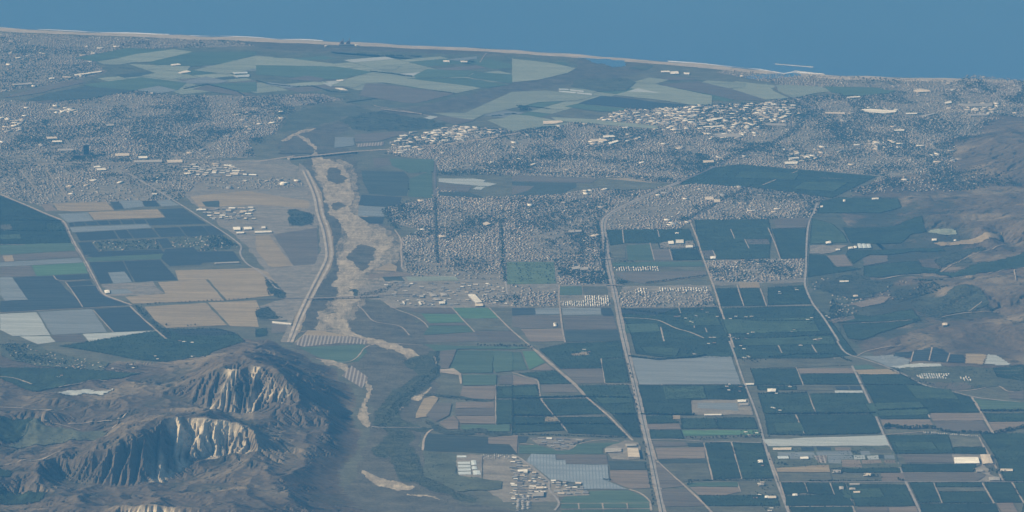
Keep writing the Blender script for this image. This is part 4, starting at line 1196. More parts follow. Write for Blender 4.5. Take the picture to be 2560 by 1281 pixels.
# ------------------------------------------------------------------ buildings
def building(poly, h, roof, name, label, cat, group=None, ridge=0.0, wall=None):
    """walls as the thing's own mesh, the roof a part of it"""
    p = np.asarray(poly, float)
    if area(p) < 0: p = p[::-1]
    n = len(p); c = p.mean(0); q = p - c; z0 = float(HT(c[0], c[1]))
    V = [(x, y, -3.0) for x, y in q] + [(x, y, h) for x, y in q]
    o = bpy.data.objects.new(name, None); C.objects.link(o)
    tag(o, None, label, cat, group); o.location = (c[0], c[1], z0 + 2.0)
    me = mesh('wall', V, [(i, (i + 1) % n, n + (i + 1) % n, n + i) for i in range(n)] + [tuple(range(n, 2 * n))])
    link('wall', me, [wall or WALL], parent=o)
    r = np.array([v * (1 + 0.6 / max(np.hypot(*v), 1)) for v in q])
    if ridge and n == 4:
        e = [np.hypot(*(r[(i + 1) % 4] - r[i])) for i in range(4)]
        if e[0] + e[2] < e[1] + e[3]: a, b_, c_, d = 0, 1, 2, 3
        else: a, b_, c_, d = 1, 2, 3, 0
        m1, m2 = (r[a] + r[b_]) / 2, (r[c_] + r[d]) / 2
        V = [(*r[a], h + .05), (*r[b_], h + .05), (*r[c_], h + .05), (*r[d], h + .05), (*m1, h + ridge), (*m2, h + ridge)]
        Fc = [(0, 1, 4), (1, 2, 5, 4), (2, 3, 5), (3, 0, 4, 5), (3, 2, 1, 0)]
    else:
        V = [(x, y, h + .05) for x, y in r] + [(x, y, h + .7) for x, y in r]
        Fc = [(i, (i + 1) % n, n + (i + 1) % n, n + i) for i in range(n)] + [tuple(range(n, 2 * n)), tuple(range(n))[::-1]]
    link("roof", mesh("roof", V, Fc), [ROOF[roof]], parent=o)
    mark(p, blocked)
    return o

BUILDINGS = """
w|10|32|1395,870 1575,870 1588,915 1400,917|packing_shed|very long cream-white packing shed beside the brown fallow field
c|9|32|1592,850 1662,850 1690,916 1612,920|packing_shed|cream packing shed just right of the very long white shed
p|7|32|1560,965 1610,965 1615,978 1565,978|barn|pale barn in the dusty yard below the long white shed
p|7|32|1655,1018 1735,1018 1740,1043 1662,1045|barn|pale grey barn at the bottom of the dusty farm yard
c|7|32|1742,956 1835,958 1836,974 1746,975|barn|long cream barn right of the dusty farm yard
w|8|32|-5,357 60,357 56,378 -2,380|barn|white barn alone beside the long orchard road
p|6|32|485,966 548,966 544,988 482,988|farmhouse|pale farmhouse with dark trees below the nursery patchwork
c|6|32|720,992 774,992 770,1010 716,1010|farmhouse|cream farmhouse among trees on the drab nursery strip
p|6|32|612,1066 690,1064 686,1078 616,1079|farmhouse|upper of the pale farmhouses in the bottom orchard
p|6|32|608,1100 655,1100 655,1114 611,1115|farmhouse|middle of the pale farmhouses in the bottom orchard
c|6|32|640,1126 690,1124 690,1136 644,1137|farmhouse|lower of the pale farmhouses in the bottom orchard
p|6|32|532,1090 566,1090 568,1112 536,1112|farmhouse|pale farmhouse left of the orchard farmhouse column
w|6|32|182,1146 220,1144 221,1159 186,1160|shed|white shed on the pale corner lane at the bottom
c|6|32|0,1160 60,1160 62,1176 2,1178|farmhouse|cream farmhouse beside the crossing road at the bottom
c|6|32|36,800 176,796 174,814 40,815|packing_shed|long cream shed at the left end of the white covered field
w|7|32|240,868 300,866 304,882 246,884|greenhouse|small white greenhouse inside the pale nursery bed
h|4|32|70,864 150,862 156,880 78,881|greenhouse|leftmost pale greenhouse of the nursery patchwork
c|11|22|865,800 945,805 960,872 873,868|packing_house|big cream packing house beside the freeway
p|8|22|850,770 930,768 935,784 860,788|packing_house|pale low shed above the big cream packing house
p|6|22|696,806 820,802 820,828 701,833|packing_house|flat pale shed left of the big cream packing house
w|7|22|1692,440 1755,438 1755,454 1692,457|shed|white shed at the upper corner of the nursery yard
w|5|22|1442,546 1570,545 1572,555 1446,556|shed|long narrow white shed at the foot of the nursery yard
p|6|22|1702,465 1770,462 1774,480 1706,482|shed|pale shed at the road side of the nursery yard
w|6|22|1752,316 1812,314 1814,326 1757,328|shed|white shed at the corner of the huge mulched field
w|6|22|1842,892 1880,890 1882,910 1846,911|farmhouse|white house alone in the lower orchard
w|7|22|1895,1160 1928,1160 1928,1175 1897,1175|barn|white barn by the crossing road below the brown strip
p|6|22|1846,1069 1890,1067 1890,1080 1850,1082|shed|grey shed by the crossing road right of the green strip
c|8|22|180,1092 235,1090 237,1104 183,1106|workshop|cream workshop in the middle of the industrial hamlet
w|6|22|292,1041 328,1040 328,1050 294,1051|workshop|small white workshop at the shade house corner
p|8|22|152,1140 240,1127 236,1162 157,1165|workshop|large pale workshop at the lower end of the hamlet
w|8|22|42,965 115,961 117,975 46,979|workshop|long white workshop at the left of the hamlet
h|4|12|1512,905 1605,903 1607,922 1514,924|greenhouse|uppermost of the four stacked pale greenhouses
h|4|12|1514,930 1607,928 1609,947 1516,949|greenhouse|second from top of the four stacked pale greenhouses
h|4|12|1516,955 1609,953 1611,972 1518,974|greenhouse|third from top of the four stacked pale greenhouses
h|4|12|1518,980 1611,978 1613,999 1521,1001|greenhouse|lowest of the four stacked pale greenhouses
h|4|12|1612,895 1650,894 1654,928 1615,930|greenhouse|short greenhouse right of the stacked pale ones
h|4|12|1618,940 1655,939 1660,962 1621,963|greenhouse|small greenhouse below the short one
h|4|12|1625,972 1680,970 1688,1001 1631,1003|greenhouse|square greenhouse at the lower end of its yard
h|4|12|1506,858 1575,858 1578,871 1509,872|greenhouse|lone narrow greenhouse above the four stacked ones
w|8|21|1170,530 1210,528 1215,550 1175,552|packing_house|left one of two white packing houses in the orchard yard
w|8|21|1228,520 1285,518 1288,544 1232,546|packing_house|right one of two white packing houses in the orchard yard
w|7|21|1302,564 1355,560 1357,577 1306,579|packing_house|white shed below the two packing houses in the orchard
w|5|21|1222,467 1250,466 1250,473 1223,474|farmhouse|tiny white house inside the freeway orchard
w|6|21|1486,646 1525,643 1528,661 1490,663|farmhouse|white house at the corner of the square orchard
c|8|21|1446,198 1510,197 1515,219 1451,220|school|left one of two cream flat school buildings in the estate
c|8|21|1514,219 1560,218 1562,238 1517,240|school|right one of two cream flat school buildings in the estate
p|7|21|421,450 465,446 470,464 426,466|school|left one of two pale buildings at the top of the estate
p|7|21|473,447 520,445 522,461 476,463|school|right one of two pale buildings at the top of the estate
p|8|21|442,726 500,716 518,734 452,744|school|pale wing of the school beside the golf course
p|7|21|508,730 570,726 574,744 511,747|school|second pale wing of the school beside the golf course
w|6|21|310,1146 330,1142 334,1168 313,1170|farmhouse|white farmhouse on the grey-brown field by the track
w|8|31|432,535 470,529 474,545 436,549|barn|white barn above the striped packing yard in the valley
w|8|31|600,575 634,571 638,585 604,588|packing_shed|left bright white packing shed of the valley yard
w|8|31|641,568 664,566 668,582 646,584|packing_shed|second bright white packing shed of the valley yard
h|6|31|670,549 700,549 710,582 680,584|greenhouse|first of three grey arched houses in the valley yard
h|6|31|703,550 733,550 743,582 713,583|greenhouse|middle of three grey arched houses in the valley yard
h|6|31|736,551 767,551 776,580 746,582|greenhouse|last of three grey arched houses in the valley yard
w|6|31|506,590 540,587 541,598 509,600|shed|small white shed left of the valley packing sheds
w|7|31|1226,550 1262,548 1262,562 1230,564|barn|white barn at the head of the sandy wash
w|6|31|1391,555 1410,555 1410,564 1393,565|shed|small white shed beside the sandy wash
w|7|31|391,265 412,263 412,276 393,277|water_tank_house|white cube house where the estate meets the hill road
w|6|31|561,220 580,218 580,234 564,235|farmhouse|white house at the tip of the hill orchard
w|6|31|777,215 830,213 828,224 781,226|barn|white barn under the upper hill
w|6|31|536,830 605,828 605,837 539,839|barn|long white barn in the valley grove
c|6|31|637,937 674,935 676,947 640,948|farmhouse|cream farmhouse by the terraced homes
c|7|31|1302,1222 1340,1220 1342,1237 1306,1239|barn|cream barn on the round hill shoulder
w|8|11|1370,985 1415,982 1420,998 1379,1001|warehouse|white warehouse between the bridge yards and green field
w|9|11|1590,930 1640,928 1698,988 1650,993|warehouse|long slanting white warehouse in the bridge-end yards
c|8|11|1642,1000 1700,998 1704,1016 1646,1018|warehouse|cream warehouse under the long slanting white one
w|6|11|1215,985 1230,983 1245,1007 1232,1009|warehouse|thin white shed in the gravel by the bridge yards
w|6|11|1098,985 1110,984 1118,1004 1107,1006|warehouse|short thin white shed nearest the bridge end
p|8|11|1225,935 1255,935 1258,950 1228,951|warehouse|pale square building at the end of the river bridge
p|7|11|1300,925 1345,925 1360,944 1315,945|barn|left of three grey barns in the bridge-end yards
p|7|11|1380,920 1425,920 1440,939 1395,940|barn|right of three grey barns in the bridge-end yards
p|7|11|1330,955 1375,955 1390,972 1345,973|barn|lower of three grey barns in the bridge-end yards
w|6|11|120,1131 265,1146 262,1158 124,1145|packing_shed|long white shed by the wooded pond near the levee
w|7|11|40,420 70,420 72,434 42,435|warehouse|small white warehouse above the brown square field
w|7|11|-10,455 115,452 118,464 -8,468|warehouse|long white warehouse at the corner of the brown square field
c|8|11|1700,395 1730,384 1760,400 1726,411|school|cream square school standing in the dense estate
w|8|01|1472,290 1545,288 1545,297 1476,299|warehouse|long white warehouse at the left of the business park
w|8|01|1746,425 1800,422 1804,444 1756,446|warehouse|left of two white warehouses below the business park
w|8|01|1826,425 1885,422 1891,441 1833,443|warehouse|right of two white warehouses below the business park
w|7|01|1772,462 1830,460 1832,471 1776,473|warehouse|low white warehouse beside the tan triangle field
w|6|01|781,900 820,896 824,918 790,922|barn|white barn at the corner of the pond yard
p|5|01|1610,690 1790,683 1794,692 1615,699|shed|very long low shed below the long stepped dark field
w|7|01|1141,172 1175,171 1176,180 1143,181|warehouse|lone white warehouse above the grey plots
c|9|00|345,1030 420,1028 434,1041 356,1044|warehouse|cream warehouse left of the dark office tower
w|9|00|391,1058 460,1056 468,1067 397,1069|warehouse|white warehouse below the cream one by the office tower
c|10|00|862,1155 970,1152 970,1171 867,1173|warehouse|long cream store right of the dark office tower
w|10|00|1037,1175 1105,1173 1105,1189 1042,1191|warehouse|white store right of the long cream store
p|9|00|1003,1205 1215,1200 1215,1220 1008,1221|warehouse|very long pale store along the left-hand freeway
c|9|00|1252,1203 1365,1200 1369,1221 1257,1224|warehouse|cream store at the right end of the freeway stores
p|8|00|433,1120 550,1117 552,1131 441,1133|warehouse|long pale roof at the foot of the office tower
w|8|00|702,1250 750,1246 758,1257 707,1259|warehouse|upper white roof below the left-hand freeway
w|8|00|722,1265 790,1262 798,1277 731,1280|warehouse|lower white roof below the left-hand freeway
w|7|00|1278,485 1340,478 1358,488 1291,494|greenhouse|white farm shed among the pale coastal fields
w|7|00|1332,545 1400,531 1434,540 1360,551|greenhouse|white farm shed just inland of the coastal one
h|6|00|1742,545 1850,540 1860,552 1761,556|greenhouse|upper of two cream greenhouse blocks by the dark clump
h|6|00|1752,570 1870,560 1870,577 1781,581|greenhouse|lower of two cream greenhouse blocks by the dark clump
w|8|00|555,560 760,533 765,541 572,569|hangar|very long white hangar row beside the airfield
w|8|00|366,588 405,583 408,592 371,595|hangar|white hangar left of the very long row
c|7|00|466,575 535,577 530,585 470,583|hangar|cream hangar between the white ones
p|7|00|92,632 240,621 242,634 102,641|warehouse|pale buildings row at the left end of the airfield
p|7|00|791,935 855,933 857,944 801,947|warehouse|pale roof alone in the dense left-hand town
p|7|00|352,820 450,818 454,831 361,832|warehouse|pale roof at the top of the left-hand town
w|6|10|602,602 655,600 655,607 606,609|barn|white barn at the tip of the cream triangle field
w|6|10|591,662 650,664 688,679 641,675|barn|long white barn by the far windbreak
w|6|10|1532,458 1585,460 1585,469 1540,467|shed|white shed near the beach lane
w|6|10|1402,455 1450,456 1454,467 1406,465|shed|white shed by the coastal tree clumps
h|5|20|350,667 420,669 428,677 360,676|greenhouse|upper left of the four long white farm sheds by the marsh
h|5|20|432,672 535,683 539,691 441,681|greenhouse|upper right of the four long white farm sheds by the marsh
h|5|20|352,682 478,693 478,701 354,690|greenhouse|lower left of the four long white farm sheds by the marsh
h|5|20|484,695 600,705 600,714 488,703|greenhouse|lower right of the four long white farm sheds by the marsh
w|8|20|1117,535 1180,533 1184,544 1121,544|treatment_plant|left white roof of the plant by the lagoon
w|8|20|1184,540 1245,536 1253,554 1192,557|treatment_plant|middle white roof of the plant by the lagoon
w|8|20|1287,546 1330,548 1329,559 1291,557|treatment_plant|right white roof of the plant by the lagoon
c|9|20|582,1050 700,1045 718,1059 601,1064|mall|left cream roof of the shopping centre
w|9|20|682,1020 760,1016 773,1029 691,1034|mall|upper white roof of the shopping centre
w|9|20|722,1072 790,1052 800,1062 732,1084|mall|lower white roof of the shopping centre
c|9|20|232,911 370,906 384,919 302,933 238,933|warehouse|broad cream warehouse below the dark field by the river
c|8|20|1432,1206 1510,1204 1518,1219 1437,1223|school|cream roof beside the coastal freeway trees
p|6|20|1502,1006 1700,1003 1728,1029 1531,1033|mall|broad pale retail roof in the big town
w|8|20|1452,900 1580,881 1584,890 1471,913|warehouse|long slanting white warehouse at the town edge
w|8|20|1432,950 1590,943 1590,951 1436,958|warehouse|very long narrow white warehouse at the town edge
c|8|30|427,841 575,846 577,859 431,854|warehouse|long cream warehouse right of the freeway bend
w|9|30|702,822 770,819 880,826 968,831 958,843 880,852 762,844|hospital|largest white roof complex of the big town
w|7|30|592,730 690,723 690,731 596,737|school|white roofs below the dark green coastal field
c|9|30|1088,681 1140,667 1200,676 1228,689 1122,694|college|cream building group on the seaside rise
w|8|30|1366,675 1390,673 1388,681 1369,682|college|small white block right of the cream building group
w|9|30|1323,770 1373,757 1378,774 1331,780|hospital|white block in the middle of the far town
w|8|30|1032,850 1115,848 1117,857 1036,859|warehouse|long white roof right of the big white complex
w|8|30|947,976 1024,971 1021,984 951,984|school|white roof above the dark street trees
w|8|30|152,1186 230,1181 234,1191 156,1194|mall|upper white roof by the freeway in the big town
w|8|30|123,1216 224,1213 219,1231 131,1233|mall|lower white roof by the freeway in the big town
p|7|30|-20,925 130,931 138,948 -18,941|mall|pale curved roof left of the freeway bend
w|8|30|642,1085 685,1084 685,1092 646,1093|school|small white roof among dark trees of the big town
p|7|30|1152,871 1250,847 1254,855 1161,879|warehouse|slanting pale roof in the far town
p|7|30|1502,861 1650,856 1648,869 1521,871|mall|long pale roof at the right of the far town
p|7|30|1412,782 1680,777 1686,797 1502,802|mall|broadest pale roof of the far town
"""
for ln in BUILDINGS.strip().split("\n"):
    rf, h, tile, s, name, lab = ln.split("|"); h = float(h)
    building(world(pts(s, tile), h), h, rf, name, lab, name.replace('_', ' '), ridge=2.0 if name in ('barn', 'farmhouse', 'greenhouse', 'shed', 'packing_shed', 'hangar') else 0, wall=WALL2 if rf in 'wh' else WALL)

# white roofed business parks: every block its own building
PARKS = """
01|1475,290 1700,285 1920,280 1920,372 1560,375|0.05|38|0.62|warehouses of the business park beside the straight road|flat-roofed warehouse in the business park beside the straight road
00|1385,1248 1735,1238 1790,1281 1900,1305 1900,1325 1480,1325|0.05|60|0.8|warehouses of the park below the left-hand freeway|flat-roofed warehouse in the park between left-hand freeway and dry land
10|1130,1000 1480,950 1900,985 1860,1015 1500,1060 1250,1085 1010,1080|0.35|62|0.7|warehouses of the park right of the river wood|flat-roofed warehouse in the park right of the river wood
20|780,845 980,825 1240,815 1580,790 1920,775 1920,850 1600,930 1330,965 1100,945 700,870|0.3|85|0.6|warehouses at the seaward edge of the big town|flat-roofed warehouse at the seaward edge of the big town
30|0,772 140,760 200,800 160,860 0,880|0.3|22|0.7|warehouses left of the coastal freeway bend|flat-roofed warehouse left of the coastal freeway bend
22|0,865 90,905 200,990 270,1040 500,1070 570,1140 380,1155 280,1120 200,1190 0,1190|0.0|85|0.38|workshops of the industrial hamlet|small workshop in the dusty industrial hamlet by the shade houses
11|1000,850 1500,840 1900,840 1900,1010 1500,1018 1060,1015|0.0|95|0.36|workshops at the river bridge end|small workshop in the grey-tan yards at the river bridge end
22|150,728 560,738 440,800 340,812 220,780|0.0|18|0.4|sheds of the small roundish hamlet|pale shed of the small hamlet ringed by green field
11|960,840 1100,835 1130,870 980,870|0.0|8|0.4|sheds on the gravel lot by the river|pale shed on the gravel lot by the river
"""
for ln in PARKS.strip().split("\n"):
    tile, s, ang, n, sz, grp, lab = ln.split("|"); ang, n, sz = float(ang), int(n), float(sz)
    P = world(pts(s, tile)); x0, y0 = P.min(0); x1, y1 = P.max(0)
    done = 0; tries = 0; placed = []
    while done < n and tries < n * 120:
        tries += 1
        x, y = random.uniform(x0, x1), random.uniform(y0, y1)
        if not inside(P, np.array([x]), np.array([y]))[0]: continue
        w, d = random.uniform(35, 105) * sz, random.uniform(30, 95) * sz
        if any(abs(x - a) < (w + c) / 2 + 8 and abs(y - b_) < (d + e) / 2 + 9 for a, b_, c, e in placed): continue
        if look(blocked, np.array([x, x - w / 2, x + w / 2]), np.array([y, y, y])).any(): continue
        placed.append((x, y, w, d)); done += 1
        k, l = math.cos(ang), math.sin(ang)
        poly = [(x + (u * w * k - v * d * l) / 2, y + (u * w * l + v * d * k) / 2) for u, v in ((-1, -1), (1, -1), (1, 1), (-1, 1))]
        rf = random.choices('wcpgn', (5, 3, 4, 1, 1))[0] if sz > 0.5 else random.choices('wcpgns', (3, 2, 4, 3, 2, 1))[0]
        building(poly, random.uniform(6, 10) * (1 if sz > .5 else .7), rf, 'warehouse' if sz > 0.5 else 'workshop' if 'workshop' in lab else 'shed', lab, 'warehouse' if sz > 0.5 else 'workshop' if 'workshop' in lab else 'shed', group=grp, wall=WALL2)

# ------------------------------------------------------------------ bridges, power station, tower, breakwater
def box_mesh(name, boxes):
    V, Fc = [], []
    for x0, x1, y0, y1, z0, z1 in boxes:
        n = len(V)
        V += [(x0, y0, z0), (x1, y0, z0), (x1, y1, z0), (x0, y1, z0), (x0, y0, z1), (x1, y0, z1), (x1, y1, z1), (x0, y1, z1)]
        Fc += [tuple(n + k for k in f) for f in ((3, 2, 1, 0), (4, 5, 6, 7), (0, 1, 5, 4), (1, 2, 6, 5), (2, 3, 7, 6), (3, 0, 4, 7))]
    return mesh(name, V, Fc)
def empty(name, loc, rz, label, cat, group=None):
    o = bpy.data.objects.new(name, None); C.objects.link(o)
    o.location = loc; o.rotation_euler = (0, 0, rz); tag(o, None, label, cat, group)
    return o
def bridge(a, b_, w, h, label, span=45.0, depth=1.8, name='road_bridge'):
    (xa, ya), (xb, yb) = G(*a, h), G(*b_, h)
    L = math.hypot(xb - xa, yb - ya); rz = math.atan2(yb - ya, xb - xa)
    o = empty(name, ((xa + xb) / 2, (ya + yb) / 2, 2.0), rz, label, 'bridge')
    link('deck', box_mesh('deck', [(-L / 2, L / 2, -w / 2, w / 2, h - depth, h)]), [M('T')], parent=o)
    for s_ in (-1, 1):
        y = s_ * (w / 2 + 0.2)
        link('parapet', box_mesh('parapet', [(-L / 2, L / 2, y - 0.25, y + 0.25, h - depth - .02, h + 0.9)]), [CONC], parent=o)
        link('abutment', box_mesh('abutment', [(s_ * L / 2 - 4, s_ * L / 2 + 4, -w / 2 + .3, w / 2 - .3, -4, h - depth - .01)]), [CONC], parent=o)
    n = max(1, int(L / span))
    for k in range(1, n):
        x = -L / 2 + L * k / n
        link('pier', box_mesh('pier', [(x - 1, x + 1, -w / 2 + 1.5, w / 2 - 1.5, -4, h - depth - .01)]), [DARKC], parent=o)
    p = np.array([(xa, ya), (xb, yb)]); block_line(p, w + 20)
    return o
bridge((768, 747), (945, 740), 22, 13, "long low road bridge crossing the sandy river bed beside the levee")
bridge((722, 396), (890, 379), 46, 12, "wide freeway bridge over the river below the left-hand town", depth=1.6)
bridge((952, 273), (1054, 285), 24, 9, "farthest bridge, short and pale, across the river by the bright field")
bridge((1506, 647), (1534, 648), 14, 8, "upper overpass crossing the freeway beside the housing estate", span=30)
bridge((1516, 712), (1556, 714), 18, 8, "lower overpass crossing the freeway beside the golf course", span=30)
for a, b_, lab in (((945, 740), (1060, 736), "bridge road through the gravel yards"), ((640, 750), (768, 747), "bridge road across the levee to the tan fields")):
    strip('road', world([a, b_]), 16, 3.6, M('a'), lab)

def cyl_mesh(name, r0, r1, h, n=16, z0=0.0, cx=0, cy=0):
    V = [(cx + r * math.cos(2 * math.pi * k / n), cy + r * math.sin(2 * math.pi * k / n), z) for r, z in ((r0, z0), (r1, z0 + h)) for k in range(n)]
    return mesh(name, V, [(k, (k + 1) % n, n + (k + 1) % n, n + k) for k in range(n)] + [tuple(range(n, 2 * n))])
# power station on the beach
px_, py_ = G(866, 114)
ps = empty('power_station', (px_, py_, 2.2), 0.1, "reddish steel power station with tall stacks standing on the beach", 'power station')
for dx in (-42, 18):
    link('boiler_house', box_mesh('boiler_house', [(dx - 16, dx + 16, -16, 16, 0, 34), (dx - 10, dx + 10, -10, 10, 34.01, 42), (dx - 20, dx + 20, 16.01, 40, 0, 18)]), [STEEL], parent=ps)
for dx in (-30, 30):
    link('stack', cyl_mesh('stack', 4.2, 3.0, 64, cx=dx, cy=30), [STEEL], parent=ps)
link('turbine_hall', box_mesh('turbine_hall', [(-75, 70, -46, -20, 0, 14)]), [WALL2], parent=ps)
link('storage_tank', cyl_mesh('storage_tank', 16, 16, 12, 24, cx=95, cy=-40), [ROOF['w']], parent=ps)
tx, ty = G(815, 118)
tk = empty('fuel_tank', (tx, ty, 2.2), 0, "small pale tank group inland of the power station", 'tank')
link('tank_shell', cyl_mesh('tank_shell', 18, 18, 14, 24), [ROOF['p']], parent=tk)
link('tank_roof', cyl_mesh('tank_roof', 18.3, 2, 3, 24, z0=14.0), [ROOF['w']], parent=tk)

# office tower
x, y = G(215, 389)
tw = empty('office_tower', (x, y, 2.2), 0.25, "dark glass office tower standing tallest above the left-hand town", 'tower')
link('tower_glazing', box_mesh('tower_glazing', [(-17, 17, -17, 17, 0, 72)]), [GLASS], parent=tw)
link('floor_band', box_mesh('floor_band', [(-17.3, 17.3, -17.3, 17.3, 4 + 4 * k, 5.0 + 4 * k) for k in range(17)]), [ROOF['s']], parent=tw)
link('roof', box_mesh('roof', [(-17.5, 17.5, -17.5, 17.5, 72.01, 74), (-7, 7, -7, 7, 74.01, 78)]), [ROOF['g']], parent=tw)
link('podium', box_mesh('podium', [(-34, 34, -30, 30, 0, 5.9)]), [ROOF['n']], parent=tw)
tx, ty = G(190, 397)
tw.scale = (1.45, 1.45, 1.35); ps.scale = (1.2, 1.2, 1.2)
t2 = empty('office_block', (tx, ty, 2.2), 0.25, "lower dark office block left of the tall glass tower", 'office block')
link('walls', box_mesh('walls', [(-30, 30, -12, 12, 0, 30)]), [ROOF['s']], parent=t2)
link('roof', box_mesh('roof', [(-30.4, 30.4, -12.4, 12.4, 30.01, 31)]), [ROOF['n']], parent=t2)

def mound(name, line, w, h, label):
    p = resample(line, 22); n = normals(p); m = len(p); r = np.random.default_rng(4)
    rows = []
    for k, (o, z) in enumerate(((-1, -1), (-.45, .8), (0, 1), (.45, .8), (1, -1))):
        q = p + n * (o * w / 2 * (1 + 0.2 * r.standard_normal(m)))[:, None]
        rows.append(np.column_stack([q, 1.5 + h * z * (1 + 0.15 * r.standard_normal(m))]))
    V = np.concatenate(rows)
    return link(name, mesh(name, V, [(k * m + i, k * m + i + 1, (k + 1) * m + i + 1, (k + 1) * m + i) for k in range(4) for i in range(m - 1)]), [ROCK], label=label, cat=name.replace('_', ' '))
mound('breakwater', world([(1938, 161), (2034, 169)]), 34, 5, "long straight pale breakwater lying alone offshore")
mound('jetty', world([(1898, 177), (1944, 181)]), 26, 5, "short pinkish rock jetty left of the harbour mouth")
mound('jetty', world([(1986, 178), (2010, 181), (2062, 187)]), 26, 5, "long curved rock jetty right of the harbour mouth")
sheet('water', subdiv(world(pts("1935,186 1985,183 2010,188 1980,194 1940,196 1880,200 1850,192 1900,186")), 40, 20, 3, 1), 2.3, sea_m, label="calm blue harbour water behind the jetties", drape=False)
sheet('water', subdiv(world(pts("1446,143 1560,150 1566,157 1555,168 1530,166 1500,158 1470,152")), 40, 60, 5, 1), 2.3, sea_m, label="blue lagoon at the river mouth behind the beach", drape=False)
o = box_mesh('weir', [(-1, 1, -4, 4, 0, 3)])
xa, ya = G(934, 1070); xb, yb = G(1055, 1070)
wv = empty('weir', ((xa + xb) / 2, (ya + yb) / 2, 0.5), math.atan2(yb - ya, xb - xa), "low concrete weir straight across the stream at the hill foot", 'weir')
L = math.hypot(xb - xa, yb - ya)
link('sill', box_mesh('sill', [(-L / 2, L / 2, -4, 4, 0, 4)]), [CONC], parent=wv)
link('gate_block', box_mesh('gate_block', [(-L / 2 - 12, -L / 2 - .1, -9, 9, 0, 8)]), [CONC], parent=wv)

# ------------------------------------------------------------------ houses and trees
def tree_mesh(name, seed, slim=1.0):
    r = np.random.default_rng(seed); V, Fc, mi = [], [], []
    def oct_(c, rad):
        n = len(V)
        d = np.array([(1, 0, 0), (-1, 0, 0), (0, 1, 0), (0, -1, 0), (0, 0, 1), (0, 0, -1)]) * rad * r.uniform(0.7, 1.3, (6, 1)) + r.normal(0, rad * 0.12, (6, 3))
        V.extend((c + d).tolist())
        m = int(r.integers(0, 2))
        for f in ((0, 2, 4), (2, 1, 4), (1, 3, 4), (3, 0, 4), (2, 0, 5), (1, 2, 5), (3, 1, 5), (0, 3, 5)):
            Fc.append(tuple(n + k for k in f)); mi.append(m)
    for k in range(26):
        a, z = r.uniform(0, 2 * math.pi), r.uniform(0.28, 1.0)
        w = (0.42 * slim) * math.sqrt(max(0.05, 1 - ((z - 0.58) / 0.5) ** 2)) * r.uniform(0.35, 1.0)
        oct_(np.array([w * math.cos(a), w * math.sin(a), z]), r.uniform(0.09, 0.17))
    n = len(V)
    for z, q in ((0, 0.035), (0.5, 0.018)):
        V.extend([(q, 0, z), (-q * .5, q * .87, z), (-q * .5, -q * .87, z)])
    for k in range(3):
        Fc.append((n + k, n + (k + 1) % 3, n + 3 + (k + 1) % 3, n + 3 + k)); mi.append(2)
    me = mesh(name, V, Fc, mi)
    return me
TREE_ME = []
for k in range(6):
    me = tree_mesh('tree', 50 + k, 0.75 if k % 3 == 2 else 1.0)
    for m_ in ((LEAF[0], LEAF[1], BARK) if k < 3 else (LEAF[1], LEAF[2], BARK)): me.materials.append(m_)
    TREE_ME.append(me)
N_TREES = [0]
def tree(x, y, h, label, group, z=0.0):
    o = bpy.data.objects.new('tree', random.choice(TREE_ME)); C.objects.link(o)
    o.location = (x, y, z if z else float(HT(x, y)) + 0.8); w = h * random.uniform(0.85, 1.25)
    o.scale = (w, w, h); o.rotation_euler = (0, 0, random.uniform(0, 6.28))
    tag(o, None, label, 'tree', group); N_TREES[0] += 1

